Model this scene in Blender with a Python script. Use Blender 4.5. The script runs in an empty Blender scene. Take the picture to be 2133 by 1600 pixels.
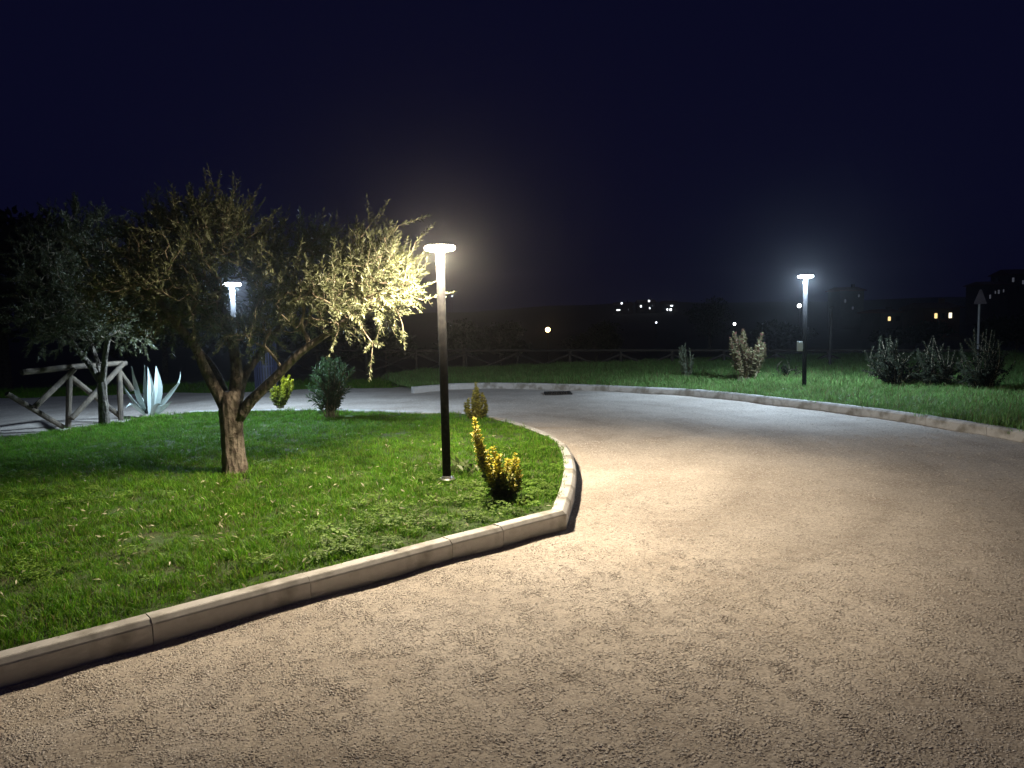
import bpy, math, random
import numpy as np
from mathutils import Vector, Matrix

random.seed(7)
rng = np.random.default_rng(7)
S = bpy.context.scene
COL = S.collection
R = math.radians

# ------------------------------------------------------------------ camera
CAM = np.array([0.0, 0.0, 1.69])
FPX, PITCH, ROLL = 1550.0, R(5.1), R(1.3)
r0 = np.array([1.0, 0, 0])
fw = np.array([0, math.cos(PITCH), -math.sin(PITCH)])
u0 = np.cross(r0, fw)
cr = math.cos(ROLL) * r0 - math.sin(ROLL) * u0
cu = math.sin(ROLL) * r0 + math.cos(ROLL) * u0
cd = bpy.data.cameras.new('camera')
cam = bpy.data.objects.new('camera', cd)
COL.objects.link(cam)
cd.sensor_width = 36.0
cd.lens = 36.0 * FPX / 2133.0
cd.clip_start = 0.05
cd.clip_end = 3000
M = Matrix(((cr[0], cu[0], -fw[0], CAM[0]), (cr[1], cu[1], -fw[1], CAM[1]),
            (cr[2], cu[2], -fw[2], CAM[2]), (0, 0, 0, 1)))
cam.matrix_world = M
S.camera = cam


def ray(x, y):
    return fw + cr * (x - 1066.5) / FPX - cu * (y - 800) / FPX


def at(x, y, z):                       # photograph point -> point on the level z
    d = ray(x, y)
    return CAM + d * (z - CAM[2]) / d[2]


def atY(x, y, Y):                      # photograph point -> point Y metres away
    d = ray(x, y)
    return CAM + d * (Y - CAM[1]) / d[1]


# ------------------------------------------------------------------ sky, exposure
W = bpy.data.worlds.new('World')
S.world = W
W.use_nodes = True
wn = W.node_tree.nodes
bg = wn['Background']
bg.inputs['Color'].default_value = (0.0026, 0.0028, 0.0142, 1)      # even navy night sky, no moon
bg.inputs['Strength'].default_value = 1.0
S.view_settings.view_transform = 'Standard'
S.view_settings.look = 'None'
S.view_settings.exposure = 0.0
S.view_settings.gamma = 1.0
S.cycles.use_denoising = True
S.cycles.max_bounces = 4
S.cycles.diffuse_bounces = 3
S.cycles.transmission_bounces = 2
S.cycles.volume_bounces = 0
S.cycles.sample_clamp_indirect = 4.0

# lamps: colour, intensity in W/sr of the LED ring; the spread is wide, as path lights have it
LAMP_WARM = ((1.0, 0.83, 0.60), 35.0)
LAMP_COOL = ((0.60, 0.79, 1.0), 28.0)
SPREAD = [(0.0, 0.05), (0.40, 0.18), (0.50, 0.27), (0.60, 0.48), (0.70, 0.60), (0.775, 1.15), (0.91, 0.82), (1.0, 0.5)]   # 0 up, 0.5 level, 1 down

# ------------------------------------------------------------------ materials
MATS = {}


def new_mat(name):
    m = bpy.data.materials.new(name)
    m.use_nodes = True
    nt = m.node_tree
    for n in list(nt.nodes):
        nt.nodes.remove(n)
    out = nt.nodes.new('ShaderNodeOutputMaterial')
    MATS[name] = m
    return m, nt, out


def N(nt, t, **kw):
    n = nt.nodes.new(t)
    for k, v in kw.items():
        if k in n.bl_rna.properties.keys():
            setattr(n, k, v)
        else:
            n.inputs[k].default_value = v
    return n


def L(nt, a, b):
    nt.links.new(a, b)


def ramp(nt, fac, stops):
    r = nt.nodes.new('ShaderNodeValToRGB')
    e = r.color_ramp.elements
    while len(e) < len(stops):
        e.new(0.5)
    for i, (p, c) in enumerate(stops):
        e[i].position = p
        e[i].color = (c[0], c[1], c[2], 1)
    nt.links.new(fac, r.inputs['Fac'])
    return r.outputs['Color']


def surf_mat(name, c0, c1, scale=8.0, rough=0.8, bump=0.3, bscale=60.0, bdist=0.01, metal=0.0, spec=0.5, dirt=None, wave=None):
    m, nt, out = new_mat(name)
    tc = N(nt, 'ShaderNodeTexCoord')
    no = N(nt, 'ShaderNodeTexNoise', Scale=scale, Detail=8.0, Roughness=0.65)
    L(nt, tc.outputs['Object'], no.inputs['Vector'])
    col = ramp(nt, no.outputs['Fac'], [(0.3, c0), (0.7, c1)])
    if dirt:
        n2 = N(nt, 'ShaderNodeTexNoise', Scale=dirt[1], Detail=5.0)
        L(nt, tc.outputs['Object'], n2.inputs['Vector'])
        f = ramp(nt, n2.outputs['Fac'], [(0.48, (0, 0, 0)), (0.66, (1, 1, 1))])
        mx = N(nt, 'ShaderNodeMixRGB')
        mx.inputs['Color2'].default_value = (*dirt[0], 1)
        L(nt, f, mx.inputs['Fac'])
        L(nt, col, mx.inputs['Color1'])
        col = mx.outputs['Color']
    p = N(nt, 'ShaderNodeBsdfPrincipled', Roughness=rough, Metallic=metal)
    p.inputs['Specular IOR Level'].default_value = spec
    L(nt, col, p.inputs['Base Color'])
    b = N(nt, 'ShaderNodeTexNoise', Scale=bscale, Detail=6.0, Roughness=0.7)
    L(nt, tc.outputs['Object'], b.inputs['Vector'])
    bp = N(nt, 'ShaderNodeBump', Strength=bump, Distance=bdist)
    h = b.outputs['Fac']
    if wave:
        mp = N(nt, 'ShaderNodeMapping')
        mp.inputs['Scale'].default_value = wave
        L(nt, tc.outputs['Object'], mp.inputs['Vector'])
        vv = N(nt, 'ShaderNodeTexVoronoi', Scale=1.0, feature='F1')
        L(nt, mp.outputs['Vector'], vv.inputs['Vector'])
        ad = N(nt, 'ShaderNodeMath', operation='MULTIPLY_ADD')
        ad.inputs[1].default_value = 1.2
        L(nt, vv.outputs['Distance'], ad.inputs[0])
        L(nt, h, ad.inputs[2])
        h = ad.outputs[0]
    L(nt, h, bp.inputs['Height'])
    L(nt, bp.outputs['Normal'], p.inputs['Normal'])
    L(nt, p.outputs['BSDF'], out.inputs['Surface'])
    return m


def leaf_mat(name, base=None, transl=0.3, rough=0.45, vary=0.25, spec=0.5):
    """leaf: colour from the leaf's own colour attribute (or base), part of the light passes through"""
    m, nt, out = new_mat(name)
    if base is None:
        a = N(nt, 'ShaderNodeAttribute', attribute_name='Col')
        col = a.outputs['Color']
    else:
        a = N(nt, 'ShaderNodeRGB')
        a.outputs[0].default_value = (*base, 1)
        col = a.outputs[0]
    oi = N(nt, 'ShaderNodeObjectInfo')
    hv = N(nt, 'ShaderNodeHueSaturation')
    mr = N(nt, 'ShaderNodeMapRange')
    mr.inputs['To Min'].default_value = 1 - vary
    mr.inputs['To Max'].default_value = 1 + vary
    L(nt, oi.outputs['Random'], mr.inputs['Value'])
    L(nt, mr.outputs['Result'], hv.inputs['Value'])
    L(nt, col, hv.inputs['Color'])
    p = N(nt, 'ShaderNodeBsdfPrincipled', Roughness=rough)
    p.inputs['Specular IOR Level'].default_value = spec
    L(nt, hv.outputs['Color'], p.inputs['Base Color'])
    t = N(nt, 'ShaderNodeBsdfTranslucent')
    L(nt, hv.outputs['Color'], t.inputs['Color'])
    mx = N(nt, 'ShaderNodeMixShader')
    mx.inputs['Fac'].default_value = transl
    L(nt, p.outputs['BSDF'], mx.inputs[1])
    L(nt, t.outputs['BSDF'], mx.inputs[2])
    L(nt, mx.outputs['Shader'], out.inputs['Surface'])
    return m


def emit_mat(name, col, strength):
    m, nt, out = new_mat(name)
    e = N(nt, 'ShaderNodeEmission', Strength=strength)
    e.inputs['Color'].default_value = (*col, 1)
    L(nt, e.outputs['Emission'], out.inputs['Surface'])
    return m


def gravel_mat():
    m, nt, out = new_mat('gravel')
    tc = N(nt, 'ShaderNodeTexCoord')
    v = N(nt, 'ShaderNodeTexVoronoi', Scale=62.0)
    L(nt, tc.outputs['Object'], v.inputs['Vector'])
    v2 = N(nt, 'ShaderNodeTexVoronoi', Scale=26.0)
    L(nt, tc.outputs['Object'], v2.inputs['Vector'])
    n = N(nt, 'ShaderNodeTexNoise', Scale=1.3, Detail=7.0, Roughness=0.6)
    L(nt, tc.outputs['Object'], n.inputs['Vector'])
    base = ramp(nt, n.outputs['Fac'], [(0.30, (0.40, 0.355, 0.315)), (0.5, (0.49, 0.445, 0.40)), (0.72, (0.55, 0.505, 0.46))])
    st = N(nt, 'ShaderNodeSeparateColor')
    L(nt, v.outputs['Color'], st.inputs['Color'])
    tint = ramp(nt, st.outputs[0], [(0.0, (0.74, 0.72, 0.70)), (0.5, (0.95, 0.93, 0.9)), (1.0, (1.12, 1.1, 1.06))])
    sub = N(nt, 'ShaderNodeVectorMath', operation='SUBTRACT')
    sub.inputs[1].default_value = (-2.6, 9.6, 0)
    L(nt, tc.outputs['Object'], sub.inputs[0])
    sp = N(nt, 'ShaderNodeSeparateXYZ')
    L(nt, sub.outputs['Vector'], sp.inputs[0])
    ln = N(nt, 'ShaderNodeVectorMath', operation='LENGTH')
    L(nt, sub.outputs['Vector'], ln.inputs[0])
    an = N(nt, 'ShaderNodeMath', operation='ARCTAN2')
    L(nt, sp.outputs['Y'], an.inputs[0])
    L(nt, sp.outputs['X'], an.inputs[1])
    cb = N(nt, 'ShaderNodeCombineXYZ')
    L(nt, ln.outputs['Value'], cb.inputs['X'])
    L(nt, an.outputs[0], cb.inputs['Y'])
    bn = N(nt, 'ShaderNodeTexNoise', Scale=1.7, Detail=5.0, Roughness=0.6)
    L(nt, cb.outputs[0], bn.inputs['Vector'])
    bands = ramp(nt, bn.outputs['Fac'], [(0.32, (0.80, 0.785, 0.77)), (0.5, (0.98, 0.98, 0.98)), (0.7, (1.06, 1.06, 1.06))])
    mb_ = N(nt, 'ShaderNodeMixRGB', blend_type='MULTIPLY')
    mb_.inputs['Fac'].default_value = 1.0
    L(nt, base, mb_.inputs['Color1'])
    L(nt, bands, mb_.inputs['Color2'])
    base = mb_.outputs['Color']
    mx = N(nt, 'ShaderNodeMixRGB', blend_type='MULTIPLY')
    mx.inputs['Fac'].default_value = 1.0
    L(nt, base, mx.inputs['Color1'])
    L(nt, tint, mx.inputs['Color2'])
    p = N(nt, 'ShaderNodeBsdfPrincipled', Roughness=0.92)
    p.inputs['Specular IOR Level'].default_value = 0.25
    L(nt, mx.outputs['Color'], p.inputs['Base Color'])
    b1 = N(nt, 'ShaderNodeBump', Strength=0.22, Distance=0.008)
    b1.invert = True
    L(nt, v.outputs['Distance'], b1.inputs['Height'])
    b2 = N(nt, 'ShaderNodeBump', Strength=0.06, Distance=0.018)
    b2.invert = True
    L(nt, v2.outputs['Distance'], b2.inputs['Height'])
    L(nt, b1.outputs['Normal'], b2.inputs['Normal'])
    L(nt, b2.outputs['Normal'], p.inputs['Normal'])
    L(nt, p.outputs['BSDF'], out.inputs['Surface'])
    return m


def stone_mat():
    m, nt, out = new_mat('pebble')
    oi = N(nt, 'ShaderNodeObjectInfo')
    c = ramp(nt, oi.outputs['Random'], [(0.0, (0.30, 0.265, 0.235)), (0.35, (0.44, 0.40, 0.36)), (0.75, (0.54, 0.495, 0.455)), (1.0, (0.70, 0.66, 0.62))])
    p = N(nt, 'ShaderNodeBsdfPrincipled', Roughness=0.88)
    p.inputs['Specular IOR Level'].default_value = 0.3
    L(nt, c, p.inputs['Base Color'])
    L(nt, p.outputs['BSDF'], out.inputs['Surface'])
    return m


gravel_mat()
stone_mat()
surf_mat('earth', (0.035, 0.04, 0.02), (0.075, 0.07, 0.035), 5.0, 0.95, 0.6, 40, 0.03, dirt=((0.03, 0.06, 0.015), 2.0))
surf_mat('lawn_soil', (0.035, 0.075, 0.012), (0.06, 0.11, 0.02), 9.0, 0.95, 0.7, 60, 0.03, dirt=((0.075, 0.085, 0.035), 3.0))
surf_mat('concrete', (0.45, 0.44, 0.425), (0.59, 0.58, 0.56), 6.0, 0.85, 0.25, 140, 0.004, dirt=((0.25, 0.235, 0.205), 4.5))
surf_mat('pale_concrete', (0.50, 0.49, 0.45), (0.62, 0.6, 0.56), 9.0, 0.85, 0.3, 90, 0.006)
surf_mat('black_paint', (0.006, 0.006, 0.007), (0.010, 0.010, 0.011), 14.0, 0.7, 0.12, 180, 0.003, dirt=((0.020, 0.0195, 0.018), 24.0), spec=0.06)
surf_mat('steel', (0.35, 0.35, 0.36), (0.5, 0.5, 0.5), 20.0, 0.35, 0.1, 90, 0.002, metal=0.9)
surf_mat('iron', (0.02, 0.02, 0.02), (0.04, 0.036, 0.032), 20.0, 0.6, 0.3, 90, 0.003, metal=0.4)
surf_mat('bark', (0.105, 0.088, 0.068), (0.215, 0.185, 0.145), 16.0, 0.92, 1.0, 26, 0.03, wave=(24, 24, 7), dirt=((0.07, 0.052, 0.04), 13.0))
surf_mat('twig_bark', (0.16, 0.13, 0.09), (0.28, 0.235, 0.16), 30.0, 0.85, 0.3, 90, 0.004)
surf_mat('weathered_wood', (0.075, 0.058, 0.04), (0.15, 0.12, 0.085), 6.0, 0.85, 0.6, 30, 0.008, wave=(30, 30, 3), dirt=((0.06, 0.05, 0.04), 5.0))
surf_mat('dark_wood', (0.028, 0.024, 0.02), (0.05, 0.042, 0.034), 6.0, 0.88, 0.6, 30, 0.008, wave=(30, 30, 3))
surf_mat('blue_metal', (0.035, 0.04, 0.085), (0.05, 0.055, 0.115), 10.0, 0.5, 0.1, 90, 0.002)
surf_mat('grey_plastic', (0.42, 0.44, 0.44), (0.5, 0.52, 0.52), 10.0, 0.55, 0.1, 90, 0.002)
surf_mat('render_wall', (0.10, 0.09, 0.08), (0.14, 0.125, 0.11), 1.0, 0.9, 0.2, 20, 0.01)
surf_mat('ochre_wall', (0.2, 0.10, 0.06), (0.26, 0.13, 0.08), 1.0, 0.9, 0.2, 20, 0.01)
surf_mat('roof_tile', (0.16, 0.07, 0.045), (0.24, 0.11, 0.07), 3.0, 0.9, 0.4, 12, 0.03)
surf_mat('sign_white', (0.2, 0.17, 0.19), (0.26, 0.22, 0.25), 8.0, 0.5, 0.1, 60, 0.002)
leaf_mat('foliage', None, 0.38, 0.5, 0.12)
leaf_mat('olive_leaf', (0.12, 0.135, 0.062), 0.2, 0.5, 0.3)
leaf_mat('grass_blade', None, 0.42, 0.55, 0.35, 0.2)
leaf_mat('dull_foliage', None, 0.25, 0.8, 0.12, 0.08)
leaf_mat('agave_skin', None, 0.06, 0.5, 0.06)
emit_mat('warm_diffuser', (1.0, 0.86, 0.66), 40.0)
emit_mat('cool_diffuser', (0.84, 0.92, 1.0), 40.0)
emit_mat('white_bulb', (0.85, 0.9, 1.0), 4.0)
emit_mat('bright_bulb', (0.95, 0.97, 1.0), 14.0)
emit_mat('amber_bulb', (1.0, 0.62, 0.25), 22.0)
emit_mat('lit_window_warm', (1.0, 0.72, 0.30), 1.5)
emit_mat('lit_window_white', (1.0, 0.88, 0.62), 1.9)
emit_mat('dim_window', (0.75, 0.8, 1.0), 0.07)
emit_mat('far_window', (0.85, 0.9, 1.0), 5.0)


# ------------------------------------------------------------------ mesh helpers
class MB:
    def __init__(s):
        s.v, s.f, s.c = [], [], []

    def add(s, verts, faces, col=None):
        o = len(s.v)
        s.v += [tuple(map(float, p)) for p in verts]
        s.f += [tuple(i + o for i in f) for f in faces]
        if col is not None:
            s.c += [tuple(col)] * len(verts)

    def box(s, c, size, rot=None):
        hx, hy, hz = (d / 2 for d in size)
        vs = [Vector((x, y, z)) for x in (-hx, hx) for y in (-hy, hy) for z in (-hz, hz)]
        if rot is not None:
            vs = [rot @ v for v in vs]
        s.add([(v[0] + c[0], v[1] + c[1], v[2] + c[2]) for v in vs],
              [(0, 1, 3, 2), (4, 6, 7, 5), (0, 4, 5, 1), (2, 3, 7, 6), (0, 2, 6, 4), (1, 5, 7, 3)])

    def lathe(s, c, prof, n=24, caps=True):
        vs, fs = [], []
        for (r, z) in prof:
            for k in range(n):
                a = 2 * math.pi * k / n
                vs.append((c[0] + r * math.cos(a), c[1] + r * math.sin(a), c[2] + z))
        m = len(prof)
        for i in range(m - 1):
            for k in range(n):
                a, b = i * n + k, i * n + (k + 1) % n
                fs.append((a, b, b + n, a + n))
        if caps:
            fs.append(tuple(range(n - 1, -1, -1)))
            fs.append(tuple((m - 1) * n + k for k in range(n)))
        s.add(vs, fs)

    def tube(s, pts, rad, n=7, wob=0.0, seed=0, cap=True):
        pts = [Vector(p) for p in pts]
        rg = random.Random(seed)
        ph = [rg.uniform(-1, 1) for _ in range(n)]
        vs, fs = [], []
        ref = Vector((0.37, 0.91, 0.12)).normalized()
        for i, p in enumerate(pts):
            t = (pts[min(i + 1, len(pts) - 1)] - pts[max(i - 1, 0)])
            if t.length < 1e-9:
                t = Vector((0, 0, 1))
            t.normalize()
            if abs(t.dot(ref)) > 0.93:
                ref = Vector((0.9, -0.2, 0.38)).normalized()
            a = t.cross(ref).normalized()
            b = t.cross(a)
            for k in range(n):
                an = 2 * math.pi * k / n
                rr = rad[i] * (1 + wob * (0.7 * ph[k] + 0.3 * rg.uniform(-1, 1)))
                vs.append(p + (a * math.cos(an) + b * math.sin(an)) * rr)
        for i in range(len(pts) - 1):
            for k in range(n):
                q, w = i * n + k, i * n + (k + 1) % n
                fs.append((q, w, w + n, q + n))
        if cap:
            fs.append(tuple(range(n - 1, -1, -1)))
            fs.append(tuple((len(pts) - 1) * n + k for k in range(n)))
        s.add(vs, fs)

    def mesh(s, name, off=(0, 0, 0), smooth=False):
        v = np.array(s.v, dtype=float).reshape(-1, 3) - np.array(off)
        me = bpy.data.meshes.new(name)
        me.from_pydata(v.tolist(), [], s.f)
        if s.c and len(s.c) == len(s.v):
            a = me.color_attributes.new('Col', 'FLOAT_COLOR', 'POINT')
            arr = np.ones((len(s.v), 4), dtype=np.float32)
            arr[:, :3] = np.array(s.c)[:, :3]
            a.data.foreach_set('color', arr.ravel())
        if smooth:
            me.polygons.foreach_set('use_smooth', [True] * len(me.polygons))
        me.update()
        return me


def tag(o, label=None, cat=None, group=None, kind=None):
    if label:
        o['label'] = label
    if cat:
        o['category'] = cat
    if group:
        o['group'] = group
    if kind:
        o['kind'] = kind
    return o


def link(name, me, mat, parent=None, loc=None):
    o = bpy.data.objects.new(name, me)
    COL.objects.link(o)
    if mat and me is not None and not me.materials:
        me.materials.append(MATS[mat])
    if parent is not None:
        o.parent = parent
    if loc is not None:
        o.location = loc
    return o


def thing(name, loc, label, cat, group=None):
    o = bpy.data.objects.new(name, None)
    COL.objects.link(o)
    o.location = tuple(map(float, loc))
    o.empty_display_size = 0.1
    return tag(o, label, cat, group)


def part(name, mb, mat, root, parent=None, smooth=False, label=None):
    """mb holds world coordinates; the mesh is stored relative to the thing's base"""
    o = link(name, mb.mesh(name, tuple(root.location), smooth), mat, parent or root)
    if label:
        o['label'] = label
    return o


LEAF = {
    'lance': (np.array([(0, 0, 0), (.45, .5, .05), (1, 0, -.06), (.45, -.5, .05), (.45, 0, -.04)], float),
              [(0, 4, 1), (1, 4, 2), (2, 4, 3), (3, 4, 0)]),
    'oval': (np.array([(0, 0, 0), (.3, .42, .06), (.7, .42, .06), (1, 0, -.05), (.7, -.42, .06), (.3, -.42, .06), (.5, 0, -.04)], float),
             [(0, 6, 1), (1, 6, 2), (2, 6, 3), (3, 6, 4), (4, 6, 5), (5, 6, 0)]),
}


def frames(D, Nn):
    D = D / np.linalg.norm(D, axis=1, keepdims=True)
    Sd = np.cross(Nn, D)
    ln = np.linalg.norm(Sd, axis=1, keepdims=True)
    bad = ln[:, 0] < 1e-4
    if bad.any():
        Sd[bad] = np.cross(np.array([[0.3, 0.9, 0.2]]), D[bad])
        ln = np.linalg.norm(Sd, axis=1, keepdims=True)
    Sd = Sd / ln
    return D, Sd, np.cross(D, Sd)


def leaves_mesh(name, P, D, Nn, Ln, Wd, C, kind='lance', off=(0, 0, 0)):
    T, F = LEAF[kind]
    D, Sd, Up = frames(D, Nn)
    n, k = len(P), len(T)
    V = (P[:, None, :] + D[:, None, :] * (T[None, :, 0:1] * Ln[:, None, None])
         + Sd[:, None, :] * (T[None, :, 1:2] * Wd[:, None, None]) + Up[:, None, :] * (T[None, :, 2:3] * Ln[:, None, None]))
    V = V.reshape(-1, 3) - np.array(off)
    F = np.array(F)
    FF = (F[None] + (np.arange(n) * k)[:, None, None]).reshape(-1, 3)
    me = bpy.data.meshes.new(name)
    me.vertices.add(len(V))
    me.vertices.foreach_set('co', V.astype(np.float32).ravel())
    me.loops.add(FF.size)
    me.loops.foreach_set('vertex_index', FF.ravel().astype(np.int32))
    me.polygons.add(len(FF))
    me.polygons.foreach_set('loop_start', (np.arange(len(FF)) * 3).astype(np.int32))
    me.polygons.foreach_set('loop_total', np.full(len(FF), 3, np.int32))
    me.update(calc_edges=True)
    a = me.color_attributes.new('Col', 'FLOAT_COLOR', 'POINT')
    arr = np.ones((len(V), 4), np.float32)
    arr[:, :3] = np.repeat(C, k, axis=0)
    a.data.foreach_set('color', arr.ravel())
    return me


def rand_dir(n):
    v = rng.normal(size=(n, 3))
    return v / np.linalg.norm(v, axis=1, keepdims=True)


def inside(poly, x, y):
    """points in polygon, vectorised"""
    x, y = np.asarray(x), np.asarray(y)
    c = np.zeros(x.shape, bool)
    n = len(poly)
    for i in range(n):
        x1, y1 = poly[i][0], poly[i][1]
        x2, y2 = poly[(i + 1) % n][0], poly[(i + 1) % n][1]
        if y1 == y2:
            continue
        t = ((y1 > y) != (y2 > y)) & (x < (x2 - x1) * (y - y1) / (y2 - y1) + x1)
        c ^= t
    return c


_LAT = np.random.default_rng(99).uniform(-1, 1, (256, 256))


def vnoise(x, y, s=0):
    """value noise of three octaves in about -1..1"""
    x = np.asarray(x, float) + 31.7 * s + 7.3
    y = np.asarray(y, float) - 17.9 * s + 3.1
    tot = 0.0
    for k, amp in ((0.8, 0.95), (1.9, 0.5), (4.3, 0.25)):
        u, v = x * k, y * k
        i, j = np.floor(u).astype(int), np.floor(v).astype(int)
        f, g = u - i, v - j
        f, g = f * f * (3 - 2 * f), g * g * (3 - 2 * g)
        q = lambda a, c: _LAT[a % 256, c % 256]
        tot = tot + amp * (q(i, j) * (1 - f) * (1 - g) + q(i + 1, j) * f * (1 - g) + q(i, j + 1) * (1 - f) * g + q(i + 1, j + 1) * f * g)
    return tot


def scatter(name, P, rot, scl, idx, sources, kind='stuff'):
    """one object whose geometry nodes set a small source mesh on each point"""
    me = bpy.data.meshes.new(name)
    n = len(P)
    me.vertices.add(n)
    me.vertices.foreach_set('co', np.asarray(P, np.float32).ravel())
    a = me.attributes.new('rot', 'FLOAT_VECTOR', 'POINT')
    a.data.foreach_set('vector', np.asarray(rot, np.float32).ravel())
    a = me.attributes.new('scl', 'FLOAT', 'POINT')
    a.data.foreach_set('value', np.asarray(scl, np.float32).ravel())
    a = me.attributes.new('idx', 'INT', 'POINT')
    a.data.foreach_set('value', np.asarray(idx, np.int32).ravel())
    me.update()
    o = link(name, me, None)
    o['kind'] = kind
    g = bpy.data.node_groups.new(name + '_nodes', 'GeometryNodeTree')
    g.interface.new_socket('Geometry', in_out='INPUT', socket_type='NodeSocketGeometry')
    g.interface.new_socket('Geometry', in_out='OUTPUT', socket_type='NodeSocketGeometry')
    gi = g.nodes.new('NodeGroupInput')
    go = g.nodes.new('NodeGroupOutput')
    ip = g.nodes.new('GeometryNodeInstanceOnPoints')
    jn = g.nodes.new('GeometryNodeJoinGeometry')
    for so in sources:
        q = g.nodes.new('GeometryNodeObjectInfo')
        q.inputs['Object'].default_value = so
        q.inputs['As Instance'].default_value = True
        g.links.new(q.outputs['Geometry'], jn.inputs['Geometry'])
    g.links.new(gi.outputs[0], ip.inputs['Points'])
    g.links.new(jn.outputs[0], ip.inputs['Instance'])
    ip.inputs['Pick Instance'].default_value = True

    def attr(nm, t):
        q = g.nodes.new('GeometryNodeInputNamedAttribute')
        q.data_type = t
        q.inputs['Name'].default_value = nm
        return q.outputs['Attribute']
    g.links.new(attr('rot', 'FLOAT_VECTOR'), ip.inputs['Rotation'])
    g.links.new(attr('scl', 'FLOAT'), ip.inputs['Scale'])
    g.links.new(attr('idx', 'INT'), ip.inputs['Instance Index'])
    g.links.new(ip.outputs[0], go.inputs[0])
    md = o.modifiers.new('scatter', 'NODES')
    md.node_group = g
    return o


def source(name, me, mat):
    o = bpy.data.objects.new(name, me)
    if not me.materials:
        me.materials.append(MATS[mat])
    return o


# ================================================================== THE SETTING
def terrain_h(x, y):
    d = np.hypot(x, y)
    t = np.clip((d - 22) / 40, 0, 1)
    low = -2.2 * t * t * (3 - 2 * t)
    u = np.clip((d - 200) / 280, 0, 1)
    hill = (8.0 + 2.0 * np.sin(x * 0.012 + 1.0) + 1.0 * np.sin(x * 0.031) + 0.6 * np.sin(x * 0.093)) * u * u * (3 - 2 * u)
    w = np.clip((np.maximum(y, 0) * 0 + x - 25) / 90, 0, 1)
    return low + hill + 1.8 * w * t - 0.12


def make_ground():
    rad = [0.0] + list(np.geomspace(4, 620, 46))
    n = 120
    vs, fs = [(0, 0, float(terrain_h(0, 0)))], []
    for r in rad[1:]:
        for k in range(n):
            a = 2 * math.pi * k / n
            x, y = r * math.cos(a), r * math.sin(a)
            vs.append((x, y, float(terrain_h(x, y))))
    for k in range(n):
        fs.append((0, 1 + k, 1 + (k + 1) % n))
    for i in range(len(rad) - 2):
        for k in range(n):
            a, b = 1 + i * n + k, 1 + i * n + (k + 1) % n
            fs.append((a, a + n, b + n, b))
    mb = MB()
    mb.add(vs, fs)
    o = link('ground', mb.mesh('ground', smooth=True), 'earth')
    tag(o, kind='structure')


make_ground()

# outlines, outer top edge of the kerbs, in world metres
ZK = 0.14
near_px = [(0, 1381), (1179, 1069)]
A = at(0, 1383, 0.12)[:2]
B = at(1179.5, 1069, 0.12)[:2]
dirn = (A - B) / np.linalg.norm(A - B)
side = [at(x, y, 0.12)[:2] for x, y in ((1197, 1014), (1202, 976), (1195, 947), (1184, 928), (1166, 915), (1141, 902), (1107, 889), (1062, 876), (1017, 866), (968, 859))]
back = [at(x, y, 0.19)[:2] for x, y in ((900, 852), (820, 848), (720, 846), (600, 846), (480, 848), (400, 850), (330, 856), (240, 872), (140, 886), (40, 898))]
far_left = [np.array([-9.0, 10.2]), np.array([-11.5, 9.4])]
island = [B + dirn * 11.0, B + dirn * 5.0, B] + side + back + far_left     # counter-clockwise-ish
FAR_PX = [(2600, 985), (2350, 938), (2133, 900), (2050, 887), (1950, 871), (1850, 857), (1760, 845), (1675, 836), (1540, 822), (1460, 812.5), (1360, 809), (1325, 806.5),
          (1198, 801.5), (1072, 798.5), (978, 798), (945, 799.5), (905, 804), (862, 807)]
far_edge = [at(x, y, 0.13)[:2] for x, y in FAR_PX]


def resample(poly, step):
    out = [np.array(poly[0])]
    for a, b in zip(poly[:-1], poly[1:]):
        a, b = np.array(a), np.array(b)
        m = max(1, int(round(np.linalg.norm(b - a) / step)))
        for k in range(1, m + 1):
            out.append(a + (b - a) * k / m)
    return out


def chaikin(p, it=2):
    for _ in range(it):
        q = [p[0]]
        for a, b in zip(p[:-1], p[1:]):
            q += [a * .75 + b * .25, a * .25 + b * .75]
        q.append(p[-1])
        p = q
    return p


def by_length(p, step):
    p = np.array(p)
    seg = np.linalg.norm(np.diff(p, axis=0), axis=1)
    s = np.concatenate([[0], np.cumsum(seg)])
    m = max(1, int(round(s[-1] / step)))
    t = np.linspace(0, s[-1], m + 1)
    return [np.array([np.interp(q, s, p[:, 0]), np.interp(q, s, p[:, 1])]) for q in t]


near_line = [B + dirn * d for d in (11, 10, 9, 8, 7, 6, 5, 4, 3.1, 2.2, 1.13, 0.66)]
round_line = by_length(chaikin([B] + side[:1], 0), 0.62)[:-1] + by_length(chaikin(side + back[:6], 2), 0.75)
island_line = near_line + round_line
island_poly = [np.array(p) for p in island_line] + back[6:] + far_left
far_line = by_length(chaikin(far_edge, 2), 1.0)


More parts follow.
